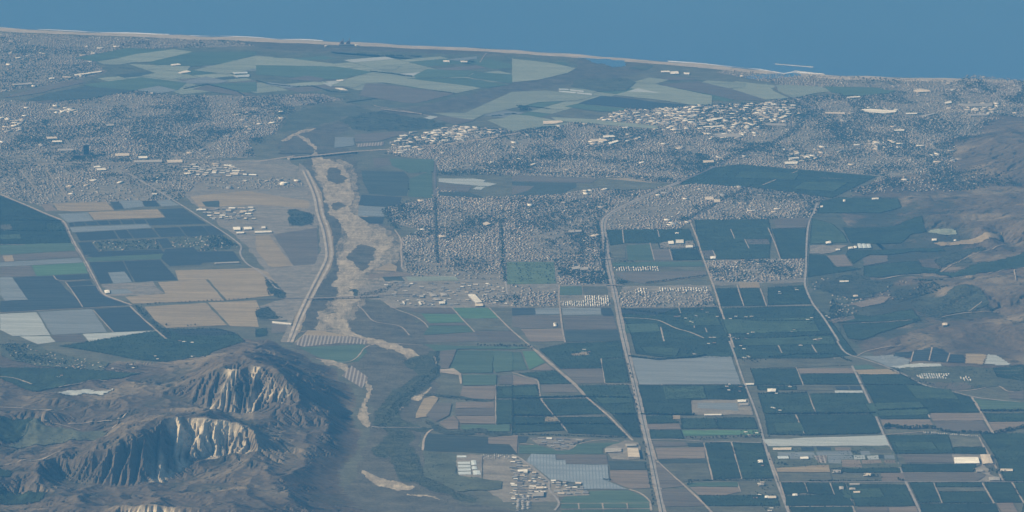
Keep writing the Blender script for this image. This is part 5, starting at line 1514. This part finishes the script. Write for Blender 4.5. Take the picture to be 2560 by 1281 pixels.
TREES_OWN = """
32|866,655 900,640 960,652 1040,655|20|24|3|tall dark tree in the clump where the pale road meets the stream|trees of the road end clump
32|1040,660 1130,655 1200,650 1260,660|16|22|3|dark tree of the stream row above the white trailers|trees of the stream row above the trailers
32|1270,668 1400,690 1500,690 1690,698|26|18|3|dark tree of the stream row below the purple-brown field|trees of the stream row below the purple field
32|1700,695 1790,672 1850,660 1930,645|18|20|3|dark tree of the stream row at the frame edge|trees of the stream row at the frame edge
32|1650,975 1730,955 1735,990 1660,995|14|16|18|dark tree in the grove of the dusty farm yard|trees of the dusty farm yard grove
32|1690,860 1730,900|6|14|10|tree beside the white sheds lane|trees beside the white sheds lane
32|40,915 90,920 140,930|6|14|6|tree at the left end of the nursery patchwork|trees at the left of the nursery patchwork
32|490,985 560,995|8|12|8|tree around the pale farmhouse below the nursery|trees of the nursery farmhouse
32|720,1005 840,1020|12|13|10|tree of the homestead on the drab nursery strip|trees of the drab strip homestead
32|985,1040 1010,1055|4|15|6|tree at the orchard crossroads|trees at the orchard crossroads
22|870,165 890,260 905,340 925,430 935,510 945,600 975,720|16|15|5|tree beside the left verge of the freeway|trees along the left freeway verge
22|985,760 1000,850 1020,940 1030,1010 1045,1100 1060,1250|16|17|6|tree beside the lower freeway by the brown fields|trees along the lower freeway
22|1300,725 1400,735 1520,730 1640,722 1760,722 1860,715|26|15|6|tree of the long row above the pale cross road|trees of the long row above the cross road
22|1310,1080 1350,1068|4|15|5|tree at the fork of the wide diagonal lane|trees at the diagonal lane fork
22|680,1040 735,1042|5|12|4|tree at the shade house corner|trees at the shade house corner
22|-150,30 -60,38 60,42 150,40|14|15|5|tree of the hedge between drab field and green plots|trees of the hedge above the green plots
12|1650,35 1800,40 1900,48|10|15|4|tree of the hedge by the large green field|trees of the hedge by the large green field
22|140,60 170,50|3|13|4|tree where the diagonal lane begins|trees where the diagonal lane begins
21|310,1150 350,1165|5|11|6|tree beside the white farmhouse on grey-brown field|trees of the white farmhouse
21|20,700 60,760 60,840|9|13|8|tree of the left row on the golf course|trees of the left golf row
21|110,700 120,840|9|13|8|tree of the middle row on the golf course|trees of the middle golf row
21|250,700 260,850 310,700 320,850|16|13|8|tree of the right rows on the golf course|trees of the right golf rows
01|1050,1010 1400,990 1690,975 1900,965|26|12|3|tree of the hedge between the tan fields|trees of the hedge between tan fields
01|1240,1160 1250,1165|2|13|3|tree standing alone below the tan fields|lone trees below the tan fields
01|1395,1170 1480,1160|3|12|6|tree at the top edge of the dark plot|trees at the dark plot edge
"""
tx_ = []
for ln in TREES_OWN.strip().split("\n"):
    tile, s, n, h, jit, lab, grp = ln.split("|")
    p = world(pts(s, tile)); d = np.concatenate([[0], np.cumsum(np.hypot(*np.diff(p, axis=0).T))])
    n = int(n)
    for q in (np.arange(n) + 0.5) / n * d[-1]:
        x = np.interp(q, d, p[:, 0]) + random.gauss(0, float(jit)); y = np.interp(q, d, p[:, 1]) + random.gauss(0, float(jit) * 1.5)
        tree(x, y, float(h) * random.uniform(0.7, 1.25), lab, grp)

def house_np(x, y, w, d, h, rh, a, z):
    """hip roofed houses: arrays -> V, counts, loops"""
    n = len(x); ca, sa = np.cos(a), np.sin(a)
    lx = np.stack([-w, w, w, -w, -w, w, w, -w, -(w - d * .9), (w - d * .9)], 1) / 2
    ly = np.stack([-d, -d, d, d, -d, -d, d, d, 0 * d, 0 * d], 1) / 2
    lz = np.stack([z - 1] * 4 + [z + h] * 4 + [z + h + rh] * 2, 1)
    X = x[:, None] + lx * ca[:, None] - ly * sa[:, None]; Y = y[:, None] + lx * sa[:, None] + ly * ca[:, None]
    V = np.stack([X, Y, lz], -1).reshape(-1, 3)
    fq = np.array([[0, 1, 5, 4], [1, 2, 6, 5], [2, 3, 7, 6], [3, 0, 4, 7], [4, 5, 9, 8], [6, 7, 8, 9]])
    ft = np.array([[5, 6, 9], [7, 4, 8]])
    per = np.concatenate([fq.ravel(), ft.ravel()])
    loops = (per[None, :] + 10 * np.arange(n)[:, None]).ravel()
    counts = np.tile([4, 4, 4, 4, 4, 4, 3, 3], n)
    return V, counts, loops

HOUSE_ZONES = """
|0,82 200,90 600,104 640,116 480,120 300,126 235,158 272,180 180,202 0,232|0.15|0.8|3
|0,250 100,255 300,222 430,238 640,240 800,235 860,250 790,262 715,288 690,335 620,352 640,392 440,402 300,420 0,425|0.35|1|3
|0,425 300,420 440,402 560,400 520,440 470,480 455,500 410,505 250,512 100,515 0,485|0.5|1|2
|1000,350 1140,316 1290,325 1490,300 1570,268 1760,262 1900,258 2000,240 2120,238 2560,214 2600,216 2600,460 2560,480 2150,492 2200,440 1960,420 1800,410 1700,460 1480,445 1280,440 1100,430 1085,402 960,385|0.25|1|4
|1940,186 2060,190 2300,200 2600,208 2600,226 2560,224 2100,238 1950,212 1790,182 1830,172|0.1|0.7|2
|965,520 1080,497 1090,470 1200,495 1400,485 1500,470 1690,468 1740,460 1900,472 2065,492 2030,548 1735,552 1690,577 1515,577 1500,560 1515,660 1520,700 1480,712 1400,712 1385,655 1268,655 1260,700 1140,700 1020,690 1000,600 1050,575 975,555|0.0|1|3
21|0,858 130,858 160,910 330,905 335,1018 0,1020|0.0|1|3
21|800,900 1080,912 1480,908 1535,1018 1250,1024 820,1022|0.0|1|2
21|1448,682 1920,668 2205,664 2205,800 1920,835 1500,835|0.0|1|2.5
21|340,720 440,740 690,760 700,850 345,845|0.05|0.5|4
01|1262,506 1660,488 1800,572 1650,602 1490,603 1450,576 1310,580|0.1|0.25|6
31|600,160 780,100 1500,60 1920,0 1920,180 1060,180 700,170|0.2|0.55|4
31|480,930 660,960 900,850 1300,900 1350,950 900,990 600,1110 450,1120|0.2|0.28|8
31|310,880 400,800 560,830 700,850 640,900 360,900|0.2|0.2|5
02|0,30 200,20 400,90 560,120 800,170 800,235 560,215 300,190 120,150|0.2|0.25|7
01|690,536 1170,516 1205,588 752,602|0.0|0.3|1.5
11|1500,880 1900,840 1910,1000 1700,990 1560,900|0.0|0.5|3
20|1370,1245 1400,1130 1500,1150 1700,1080 1920,1060 1920,1281 1400,1281|0.2|0.4|4
30|1500,560 1920,600 1920,760 1300,700|0.2|0.8|3
|505,448 735,445 770,468 640,474 520,472|0.1|0.8|1.5
10|1000,1100 1300,1100 1560,1075 1400,1160 1200,1175 1050,1180|0.3|0.5|3
"""
HX, HY, HA, HZONE = [], [], [], []
TX, TY, TH = [], [], []
for zi, ln in enumerate(HOUSE_ZONES.strip("\n").split("\n")):
    tile, s, ang, dens, tpd = ln.split("|"); ang, dens, tpd = float(ang), float(dens), float(tpd)
    P = world(pts(s, tile or None)); c = P.mean(0)
    x0, y0 = P.min(0); x1, y1 = P.max(0); R_ = math.hypot(x1 - x0, y1 - y0) / 2
    far = c[1] > 27500
    lot, dep, st = (21, 26, 15) if not far else (24, 30, 16)
    rows = np.arange(-R_, R_, 2 * dep + st); cols = np.arange(-R_, R_, lot)
    u, v = np.meshgrid(cols, np.concatenate([rows, rows + dep]))
    u = u.ravel(); v = v.ravel()
    # districts: the street grid turns by a right angle from quarter to quarter
    for q in range(4):
        a = ang + (0, 0.5, 0.25, 0.12)[q] * math.pi
        x = c[0] + u * math.cos(a) - v * math.sin(a); y = c[1] + u * math.sin(a) + v * math.cos(a)
        x = x + rng.normal(0, 5.0, x.shape); y = y + rng.normal(0, 5.0, y.shape)
        dist = np.floor(fbm(x / 400 + zi, y / 520, 77, 2) * 19).astype(int) % 4
        ok = inside(P, x, y) & ~look(blocked, x, y) & (dist == q) & (rng.random(x.shape) < dens * np.clip(0.25 + 2.6 * (fbm(x / 420, y / 800, 31, 4) - 0.30), 0.12, 1) * (1 - 0.55 * np.clip((fbm(x / 330 + 7, y / 620, 41, 4) - 0.46) * 7, 0, 1)))
        ok &= HT(x, y) < (60 if zi in (11, 12, 13) else 10)
        HX.append(x[ok]); HY.append(y[ok]); HA.append(np.full(ok.sum(), a) + rng.normal(0, 0.06, ok.sum())); HZONE.append(np.full(ok.sum(), zi))
    nt_ = int(area(P) * (1 if area(P) > 0 else -1) * 1e-6 * 330 * tpd * (1.3 if far else 1.7))
    x = rng.uniform(x0, x1, nt_ * 2); y = rng.uniform(y0, y1, nt_ * 2)
    ok = inside(P, x, y) & ~look(blocked, x, y)
    cl_ = np.clip((fbm(x / 330 + 7, y / 620, 41, 4) - 0.46) * 7, 0.0, 1)
    ok &= rng.random(x.shape) < 0.10 + 0.75 * cl_
    ok &= HT(x, y) < (90 if zi in (11, 12, 13) else 10)
    TX.append(x[ok]); TY.append(y[ok]); TH.append((rng.gamma(9, 0.62, x.size) + 2.5 + 5.0 * cl_)[ok])
HX, HY, HA, HZONE = map(np.concatenate, (HX, HY, HA, HZONE))
HW = rng.uniform(13, 19, len(HX)); HD = rng.uniform(10, 14, len(HX)); HH = rng.choice([3.2, 3.4, 5.8], len(HX)); HR_ = rng.uniform(1.4, 2.6, len(HX))
HM = rng.choice(7, len(HX), p=[.03, .07, .20, .13, .30, .21, .06])        # roof colours
IND = np.zeros(len(HX), bool)
for q in ("1470,300 1570,268 1760,262 1900,258 1965,250 1985,290 1900,320 1750,328 1600,326 1500,312", "1010,345 1140,316 1290,325 1250,345 1100,365 990,385", "1470,345 1560,335 1640,345 1560,362 1480,362", "1760,335 1860,330 1900,345 1780,352",
          "2140,268 2250,272 2240,288 2160,286", "2170,355 2260,350 2240,378 2180,375", "2410,256 2500,258 2480,290 2420,285", "460,412 620,408 640,438 470,440", "1960,385 2060,365 2050,405 1970,412", "0,295 60,300 50,330 0,330", "120,265 200,270 190,285 130,285"):
    IND |= inside(world(pts(q)), HX, HY)
BIG = rng.random(len(HX)) < np.where(IND, 0.20, np.where(fbm(HX / 500, HY / 700, 13, 3) > 0.6, 0.03, 0.002) * (HY > 25500))
HW[BIG] = rng.uniform(30, 95, BIG.sum()); HD[BIG] = rng.uniform(22, 60, BIG.sum()); HH[BIG] = 7; HR_[BIG] = 0.6; HM[BIG] = rng.choice([0, 0, 1, 2, 5], BIG.sum()); HW[BIG & IND] *= 0.85
HCOL = ['w', 'c', 'p', 't', 'n', 'g', 's']; HWORD = ['white', 'cream', 'pale', 'terracotta', 'brown', 'grey', 'dark']
HZ = HT(HX, HY) + 2.0
WHERE = {6: 'in the old town block above the white mobile homes', 7: 'in the small estate by the freeway overpass', 8: 'in the square estate among the orchards', 9: 'beside the golf course',
         10: 'on the rural lots by the straight road', 12: 'in the wooded homestead valley', 13: 'where the valley road bends', 14: 'at the wooded foot of the left hills', 15: 'on the nursery plot', 16: 'behind the bridge-end yards'}
own = np.zeros(len(HX), bool)
hist = [int((HZONE == k).sum()) for k in range(20)]
order = np.argsort(HY + np.where(np.isin(HZONE, list(WHERE)) & ~BIG, 0, 1e6))
own[order[:290]] = True
HCACHE = {}
for i in np.nonzero(own)[0]:
    k = (int(HM[i]), i % 4)
    if k not in HCACHE:
        V, cn, lp = house_np(*(np.array([q]) for q in (0.0, 0.0, HW[i], HD[i], HH[i], HR_[i], 0.0, 0.0)))
        me = mesh_np('house', V, cn, lp, [0, 0, 0, 0, 1, 1, 1, 1]); me.materials.append(WALL); me.materials.append(ROOF[HCOL[k[0]]]); HCACHE[k] = me
    o = bpy.data.objects.new('house', HCACHE[k]); C.objects.link(o)
    o.location = (HX[i], HY[i], HZ[i]); o.rotation_euler = (0, 0, HA[i])
    w_ = WHERE[int(HZONE[i])]
    tag(o, None, f"{HWORD[k[0]]}-roofed small house {w_}", 'house', f"{HWORD[k[0]]}-roofed houses {w_}")
r_ = ~own
V, cn, lp = house_np(HX[r_], HY[r_], HW[r_], HD[r_], HH[r_], HR_[r_], HA[r_], HZ[r_])
mi = np.zeros((r_.sum(), 8), np.int32); mi[:, 4:] = HM[r_][:, None] + 1
o = link('houses', mesh_np('houses', V, cn, lp, mi.ravel()), [WALL] + [ROOF[k] for k in HCOL], kind='stuff', label="thousands of small houses filling the towns across the plain", cat="houses")

# white mobile homes
def rows_of(tile, s, dx, dy, w, d, name, label, group, roofs='wwwpc', h=3.6, prob=0.9, ang=0.0):
    P = world(pts(s, tile)); x0, y0 = P.min(0); x1, y1 = P.max(0)
    cache = {}
    for y in np.arange(y0, y1, dy):
        for x in np.arange(x0, x1, dx):
            a, b_ = x + random.gauss(0, dx * .08), y + random.gauss(0, dy * .06)
            if random.random() > prob or not inside(P, np.array([a]), np.array([b_]))[0]: continue
            rf = random.choice(roofs)
            if rf not in cache:
                V, cn, lp = house_np(*(np.array([q]) for q in (0.0, 0.0, max(w, d), min(w, d), h, 0.9, 0.0 if w > d else math.pi / 2, 0.0)))
                me = mesh_np(name, V, cn, lp, [0, 0, 0, 0, 1, 1, 1, 1]); me.materials.append(WALL2); me.materials.append(ROOF[rf]); cache[rf] = me
            o = bpy.data.objects.new(name, cache[rf]); C.objects.link(o)
            o.location = (a, b_, float(HT(a, b_)) + 2.2); o.rotation_euler = (0, 0, ang + random.gauss(0, .05)); s_ = random.uniform(.85, 1.15); o.scale = (s_, s_, 1)
            tag(o, None, label, name.replace('_', ' '), group)
rows_of('21', '545,942 720,940 745,1018 372,1018 368,985 545,978', 17, 27, 9, 21, 'mobile_home', "white mobile home in the dense park left of the freeway", "mobile homes left of the freeway", prob=0.82)
rows_of('21', '768,727 1098,722 1108,754 778,756', 19, 30, 10, 22, 'mobile_home', "white mobile home in the strip right of the freeway", "mobile homes of the strip right of the freeway", prob=0.85)
rows_of('21', '1092,884 1475,878 1477,906 1096,910', 20, 30, 11, 22, 'mobile_home', "white mobile home in the row above the small estate", "mobile homes above the small estate", prob=0.85)
rows_of('21', '925,888 1012,884 1014,928 932,925', 22, 30, 12, 22, 'mobile_home', "white mobile home in the square cluster by the overpass", "mobile homes by the overpass")
rows_of('32', '1098,252 1375,252 1330,288 1150,288', 17, 34, 10, 20, 'greenhouse', "small white nursery greenhouse in rows by the valley road bend", "nursery greenhouses by the valley road", roofs='wwh', prob=0.9)
rows_of('32', '1140,680 1230,682 1340,694 1580,712 1580,718 1340,702 1140,687', 13, 16, 4, 11, 'trailer', "white trailer parked in the row under the stream trees", "trailers under the stream trees", roofs='wwc', h=3.0, prob=0.8)
rows_of('22', '-225,850 0,850 40,880 -210,895', 13, 20, 4, 11, 'truck', "white truck parked in the yard at the top of the industrial hamlet", "trucks at the top of the industrial hamlet", roofs='wwpcg', h=3.2, prob=0.6)
rows_of('32', '1440,265 1520,262 1535,300 1460,302', 20, 26, 12, 16, 'shed', "small pale shed in the camp right of the nursery rows", "sheds right of the nursery rows", roofs='wpc', h=3.5, prob=0.7)
rows_of('22', '10,1215 130,1115 150,1250 20,1281', 30, 15, 22, 4.5, 'storage_row', "long low pale storage row at the bottom of the hamlet", "storage rows at the bottom of the hamlet", roofs='ppg', h=3, prob=0.75)

for k, (tile, q) in enumerate((('21', '1440,1055 1230,1105 1290,1110 1365,1130 1500,1100 1545,1262 1700,1260 1800,1225 1660,1255 1380,1100'), ('31', '190,890 100,925 -240,1100 -120,1100 170,1200 350,1260 390,1262 470,1090 500,1050 330,1120'), ('32', '30,520 90,525 150,330 60,370 240,40 -190,45 -120,130 -160,130 20,1240'), ('22', '460,90 530,85 1640,355 1700,365 1620,350 1320,80 1480,30 1850,1165 1890,1070 1855,905 1760,695 1840,700'), ('02', '1150,130 1310,10 1400,15 1440,130 890,240 450,285 1000,200 60,20'))):
    for x, y in world(pts(q, tile)):
        for j in range(2):
            w_, d_ = random.uniform(14, 26), random.uniform(10, 16); a, b_ = x + random.gauss(0, 26), y + random.gauss(0, 40)
            poly = [(a - w_ / 2, b_ - d_ / 2), (a + w_ / 2, b_ - d_ / 2), (a + w_ / 2, b_ + d_ / 2), (a - w_ / 2, b_ + d_ / 2)]
            tg = ('the big orchard right of the freeway', 'the valley road orchards', 'the lanes of the right-hand orchards', 'the freeway-side orchards', 'the orchards at the foot of the left hills')[k]
            building(poly, 4.0, random.choice('wwcpt'), 'farm_house', f"small pale farm house with trees among {tg}", 'farm house', group=f"farm houses among {tg}", ridge=1.6)
        n_ = 14
        TX.append(x + rng.normal(0, 40, n_)); TY.append(y + rng.normal(0, 60, n_)); TH.append(rng.uniform(7, 13, n_))
# trees nobody could count: town trees, orchard and stream edges, hill brush
def scatter_poly(tile, s, per_km2, hmin, hmax, keep_block=False, clump=0.3):
    P = world(pts(s, tile)); x0, y0 = P.min(0); x1, y1 = P.max(0)
    n = int((x1 - x0) * (y1 - y0) * 1e-6 * per_km2)
    x = rng.uniform(x0, x1, n); y = rng.uniform(y0, y1, n)
    ok = inside(P, x, y)
    if keep_block: ok &= ~look(blocked, x, y)
    ok &= rng.random(n) < np.clip((fbm(x / 120, y / 160, 55, 4) - clump) * 3, 0, 1)
    TX.append(x[ok]); TY.append(y[ok]); TH.append(rng.uniform(hmin, hmax, ok.sum()))
def scatter_line(tile, s, gap, hmin, hmax, jit):
    p = resample(world(pts(s, tile)), gap); m = len(p)
    TX.append(p[:, 0] + rng.normal(0, jit, m)); TY.append(p[:, 1] + rng.normal(0, jit * 1.5, m)); TH.append(rng.uniform(hmin, hmax, m))
for ln in FIELDS.strip().split("\n"):
    code, tile, s, where = ln.split("|")
    if code == 'V': scatter_poly(tile, s, 7000, 3, 9, clump=0.25)
    elif code == 'K': scatter_poly(tile, s, 6500, 2.5, 6, clump=0.3)
    elif code == 'Q': scatter_poly(tile, s, 3500, 1.5, 4, clump=0.42)
    elif code == 'R': scatter_poly(tile, s, 900, 1.5, 4, clump=0.5)
    elif code in 'Oo':
        pp = pts(s, tile); p = world(pp + pp[:1])
        q = resample(p, 9.0); m = len(q)
        sel = (rng.random(m) < 0.8) & ~look(lanes, q[:, 0], q[:, 1])
        TX.append(q[sel, 0] + rng.normal(0, 2, sel.sum())); TY.append(q[sel, 1] + rng.normal(0, 2, sel.sum())); TH.append(rng.uniform(5.5, 9.5, sel.sum()))
        P = world(pp); x0, y0 = P.min(0); x1, y1 = P.max(0)
        n = min(30000, int((x1 - x0) * (y1 - y0) * 1e-6 * (5200 if P[:, 1].mean() < 25500 else 3000))); x = rng.uniform(x0, x1, n); y = rng.uniform(y0, y1, n)
        ok = inside(P, x, y) & ~look(lanes, x, y) & (rng.random(n) < np.clip((fbm(x / 150, y / 60, 66, 3) - 0.2) * 3, 0.25, 1))
        TX.append(x[ok]); TY.append(y[ok]); TH.append(rng.uniform(3.5, 7, ok.sum()))
    elif code == 'M': scatter_poly(tile, s, 1500, 3, 9, clump=0.35)
    elif code == 'B': scatter_poly(tile, s, 3000, 2, 5, clump=0.35)
for ln in ZONES.strip().split("\n"):
    code, tile, s, where = ln.split("|")
    if code == 'K': scatter_poly(tile, s, 1500, 5, 11, clump=0.36)
    elif code == 'B': scatter_poly(tile, s, 1500, 2, 5, True, 0.38)
    elif code == 'M': scatter_poly(tile, s, 260, 4, 10, True, 0.4)
for tile, s, gap, a, b_, j in (('10', '860,540 1000,555 1170,578', 7, 12, 18, 3), ('10', '0,610 120,640 250,652', 7, 11, 16, 3), ('10', '280,655 420,650 560,690 700,700', 6, 8, 16, 10),
        ('00', '1380,670 1560,635', 6, 11, 16, 3), ('00', '1560,640 1780,690 1830,720', 6, 10, 16, 3), ('10', '760,408 820,412 860,415 920,420', 6, 10, 16, 18), ('10', '960,420 1050,422 1110,425', 4, 12, 18, 18),
        ('10', '1160,425 1230,430', 4, 12, 18, 18), ('10', '1590,465 1630,470', 3, 14, 20, 12), ('10', '1340,685 1490,705', 6, 10, 15, 3), ('20', '60,800 110,830', 3, 16, 22, 20), ('20', '110,800 280,820', 6, 9, 14, 5),
        ('10', '1770,875 1840,870', 5, 10, 16, 6), ('10', '1870,860 1950,858', 5, 10, 16, 6), ('20', '1940,1090 1700,1150 1530,1230 1300,1281', 6, 10, 16, 22), ('30', '0,1090 180,1000 290,880 350,830', 7, 10, 15, 25),
        ('30', '330,880 500,960 600,1100', 7, 10, 15, 40), ('21', '0,22 300,25 640,20 900,45 1230,75', 6, 9, 14, 22), ('21', '1340,350 1560,230 1800,110', 8, 8, 13, 9), ('21', '1000,845 1440,790', 7, 8, 13, 5), ('21', '700,500 690,700 720,860', 8, 8, 13, 6),
        ('21', '640,380 660,560 690,740', 8, 8, 13, 5), ('11', '1345,200 1350,440 1362,700', 7, 7, 12, 8), ('11', '1840,370 1850,700 1870,830', 7, 9, 14, 7), ('11', '960,290 1000,370 1060,440', 5, 9, 14, 18), ('01', '0,375 280,372 460,380', 6, 9, 13, 4),
        ('01', '0,450 320,455 520,450', 6, 9, 13, 4), ('32', '0,120 200,100 480,95 620,150', 5, 8, 14, 8), ('32', '930,210 1100,300 1260,330', 8, 7, 13, 12), ('22', '215,425 560,418 870,425', 4, 11, 17, 4), ('22', '0,428 205,430', 4, 10, 16, 4), ('22', '0,555 320,562', 4, 11, 16, 4), ('22', '780,550 930,548', 4, 11, 16, 4), ('22', '980,548 1360,552', 4, 11, 17, 5), ('22', '0,625 345,618 760,622', 5, 10, 15, 4), ('21', '830,1040 1100,1075 1330,1080', 5, 9, 14, 8), ('22', '880,115 1100,140 1250,128 1450,108', 4, 10, 16, 5), ('32', '-70,395 290,388', 5, 8, 13, 4), ('32', '700,326 1150,328', 6, 8, 12, 3), ('31', '-270,1110 0,1130 330,1130', 5, 8, 14, 6), ('31', '-190,1260 100,1255 480,1230', 5, 9, 14, 6),
        ('22', '0,700 500,712 860,725', 7, 8, 13, 4), ('32', '830,520 1190,505', 4, 11, 16, 4), ('32', '0,545 360,542 800,540', 4, 10, 15, 3), ('32', '1600,522 1920,522', 4, 12, 17, 5), ('32', '0,700 240,705 820,692', 6, 7, 12, 5), ('32', '310,1050 840,1048', 7, 7, 12, 4), ('22', '1320,1045 1960,1045', 8, 7, 11, 3)):
    scatter_line(tile, s, gap, a, b_, j)
# groves among the town houses
for a, b_, rx, ry, n_ in ((1150, 432, 100, 8, 420), (1290, 415, 120, 9, 520), (1420, 395, 90, 9, 420), (1560, 405, 90, 9, 420), (1660, 420, 60, 10, 300), (1630, 385, 80, 10, 300), (1350, 320, 60, 6, 250), (1500, 372, 90, 8, 350), (1720, 335, 40, 8, 250), (1880, 310, 40, 12, 300),
        (2075, 320, 55, 14, 500), (2090, 350, 60, 16, 500), (2130, 385, 50, 14, 350), (2200, 310, 80, 8, 250), (2330, 300, 80, 8, 250), (2400, 350, 50, 14, 250), (2230, 420, 70, 12, 400), (2400, 440, 90, 10, 400), (1740, 300, 30, 6, 120), (2000, 292, 25, 10, 200),
        (115, 306, 18, 6, 120), (210, 392, 40, 8, 260), (300, 402, 40, 6, 200), (250, 360, 60, 8, 200), (360, 345, 70, 9, 320), (480, 300, 60, 9, 300), (560, 330, 60, 9, 300), (620, 285, 50, 8, 250), (90, 350, 60, 9, 240), (420, 270, 70, 7, 260), (160, 165, 60, 5, 120), (60, 130, 60, 5, 140), (640, 350, 30, 9, 160), (380, 450, 50, 7, 160), (270, 440, 50, 7, 140), (1010, 520, 40, 14, 380), (1010, 470, 30, 10, 200), (1060, 530, 60, 14, 300), (1200, 560, 60, 16, 260), (1330, 560, 60, 16, 260), (1300, 500, 60, 10, 200), (1440, 600, 40, 20, 240), (1710, 548, 22, 8, 160), (1520, 640, 30, 10, 100), (1560, 660, 30, 8, 100), (1555, 705, 20, 8, 100)):
    q = rng.normal(0, 0.5, (n_, 2)); x, y = np.array([G(a + u * rx, b_ + v * ry) for u, v in q]).T
    ok = ~look(blocked, x, y)
    TX.append(x[ok]); TY.append(y[ok]); TH.append(rng.uniform(7, 14, ok.sum()))
scatter_poly('', "1266,656 1384,656 1390,710 1268,712", 700, 5, 11, clump=0.3)
# brush on the hills: thicker in the hollows
for hf, per in ((HL, 3.0), (HR, 2.0)):
    sl = np.abs(np.gradient(hf.h, axis=0)) + np.abs(np.gradient(hf.h, axis=1))
    curv = blur(hf.h, 6) - hf.h
    pr = np.clip(hf.brush * 0.5 + np.clip(curv / 10, 0, .5), 0, 1) * (hf.h > 4) * (hf.rock < 0.1) * np.clip(fbm(hf.gx / 130, hf.gy / 170, 91, 3) * 3 - 1.15, 0, 1) * 0.10 * per
    sel = rng.random(pr.shape) < pr
    TX.append(hf.gx[sel] + rng.normal(0, 6, sel.sum())); TY.append(hf.gy[sel] + rng.normal(0, 6, sel.sum())); TH.append(rng.uniform(2.5, 7, sel.sum()))
TX, TY, TH = map(np.concatenate, (TX, TY, TH))
ok = (TY < 38000) & (TY > 16500)
TX, TY, TH = TX[ok], TY[ok], TH[ok]
n = len(TX); TZ = HT(TX, TY) + 0.6
print('mass trees', n, 'houses', len(HX), hist, 'own trees', N_TREES[0])
d = np.array([(1, 0, .5), (-.5, .87, .45), (-.5, -.87, .55), (0, 0, 1), (0, 0, .02)])
rad = TH * rng.uniform(0.38, 0.62, n)
V = np.empty((n, 5, 3))
tw_ = rng.uniform(0, 6.28, n)
for k in range(5):
    jx = rng.uniform(.75, 1.3, n)
    V[:, k, 0] = TX + rad * jx * (d[k, 0] * np.cos(tw_) - d[k, 1] * np.sin(tw_)) + rad * .15 * rng.normal(0, 1, n)
    V[:, k, 1] = TY + rad * jx * (d[k, 0] * np.sin(tw_) + d[k, 1] * np.cos(tw_)) + rad * .15 * rng.normal(0, 1, n)
    V[:, k, 2] = TZ + TH * d[k, 2]
per = np.array([0, 1, 3, 1, 2, 3, 2, 0, 3, 1, 0, 4, 2, 1, 4, 0, 2, 4])
lp = (per[None] + 5 * np.arange(n)[:, None]).ravel()
mi = np.repeat(rng.choice(3, n, p=[.5, .35, .15]), 6)
link('trees', mesh_np('trees', V.reshape(-1, 3), np.full(n * 6, 3), lp, mi), LEAF, kind='stuff', label="countless small trees of the towns, orchards, streams and hill hollows", cat="trees")

# ------------------------------------------------------------------ air
def haze_box():
    x0, x1, y0, y1, z0, z1 = -19500, 19500, -2000, 58500, -3.5, ALT + 60
    V = [(x0, y0, z0), (x1, y0, z0), (x1, y1, z0), (x0, y1, z0), (x0, y0, z1), (x1, y0, z1), (x1, y1, z1), (x0, y1, z1)]
    me = mesh("haze", V, [(3, 2, 1, 0), (4, 5, 6, 7), (0, 1, 5, 4), (1, 2, 6, 5), (2, 3, 7, 6), (3, 0, 4, 7)])
    m = bpy.data.materials.new("haze_air"); m.use_nodes = True
    t = m.node_tree
    for n in list(t.nodes):
        if n.type == 'BSDF_PRINCIPLED': t.nodes.remove(n)
    v = t.nodes.new("ShaderNodeVolumePrincipled")
    v.inputs["Color"].default_value = (*HAZE_COLOR, 1)
    v.inputs["Absorption Color"].default_value = (*HAZE_CLEAR, 1)
    v.inputs["Density"].default_value = HAZE_DENSITY
    v.inputs["Density Attribute"].default_value = ""
    v.inputs["Color Attribute"].default_value = ""
    v.inputs["Temperature Attribute"].default_value = ""
    v.inputs["Anisotropy"].default_value = 0.0
    t.links.new(v.outputs[0], t.nodes["Material Output"].inputs["Volume"])
    o = link("haze", me, [m], kind='stuff', label="pale blue haze filling the air over the whole plain", cat="haze")
    return o
haze_box()
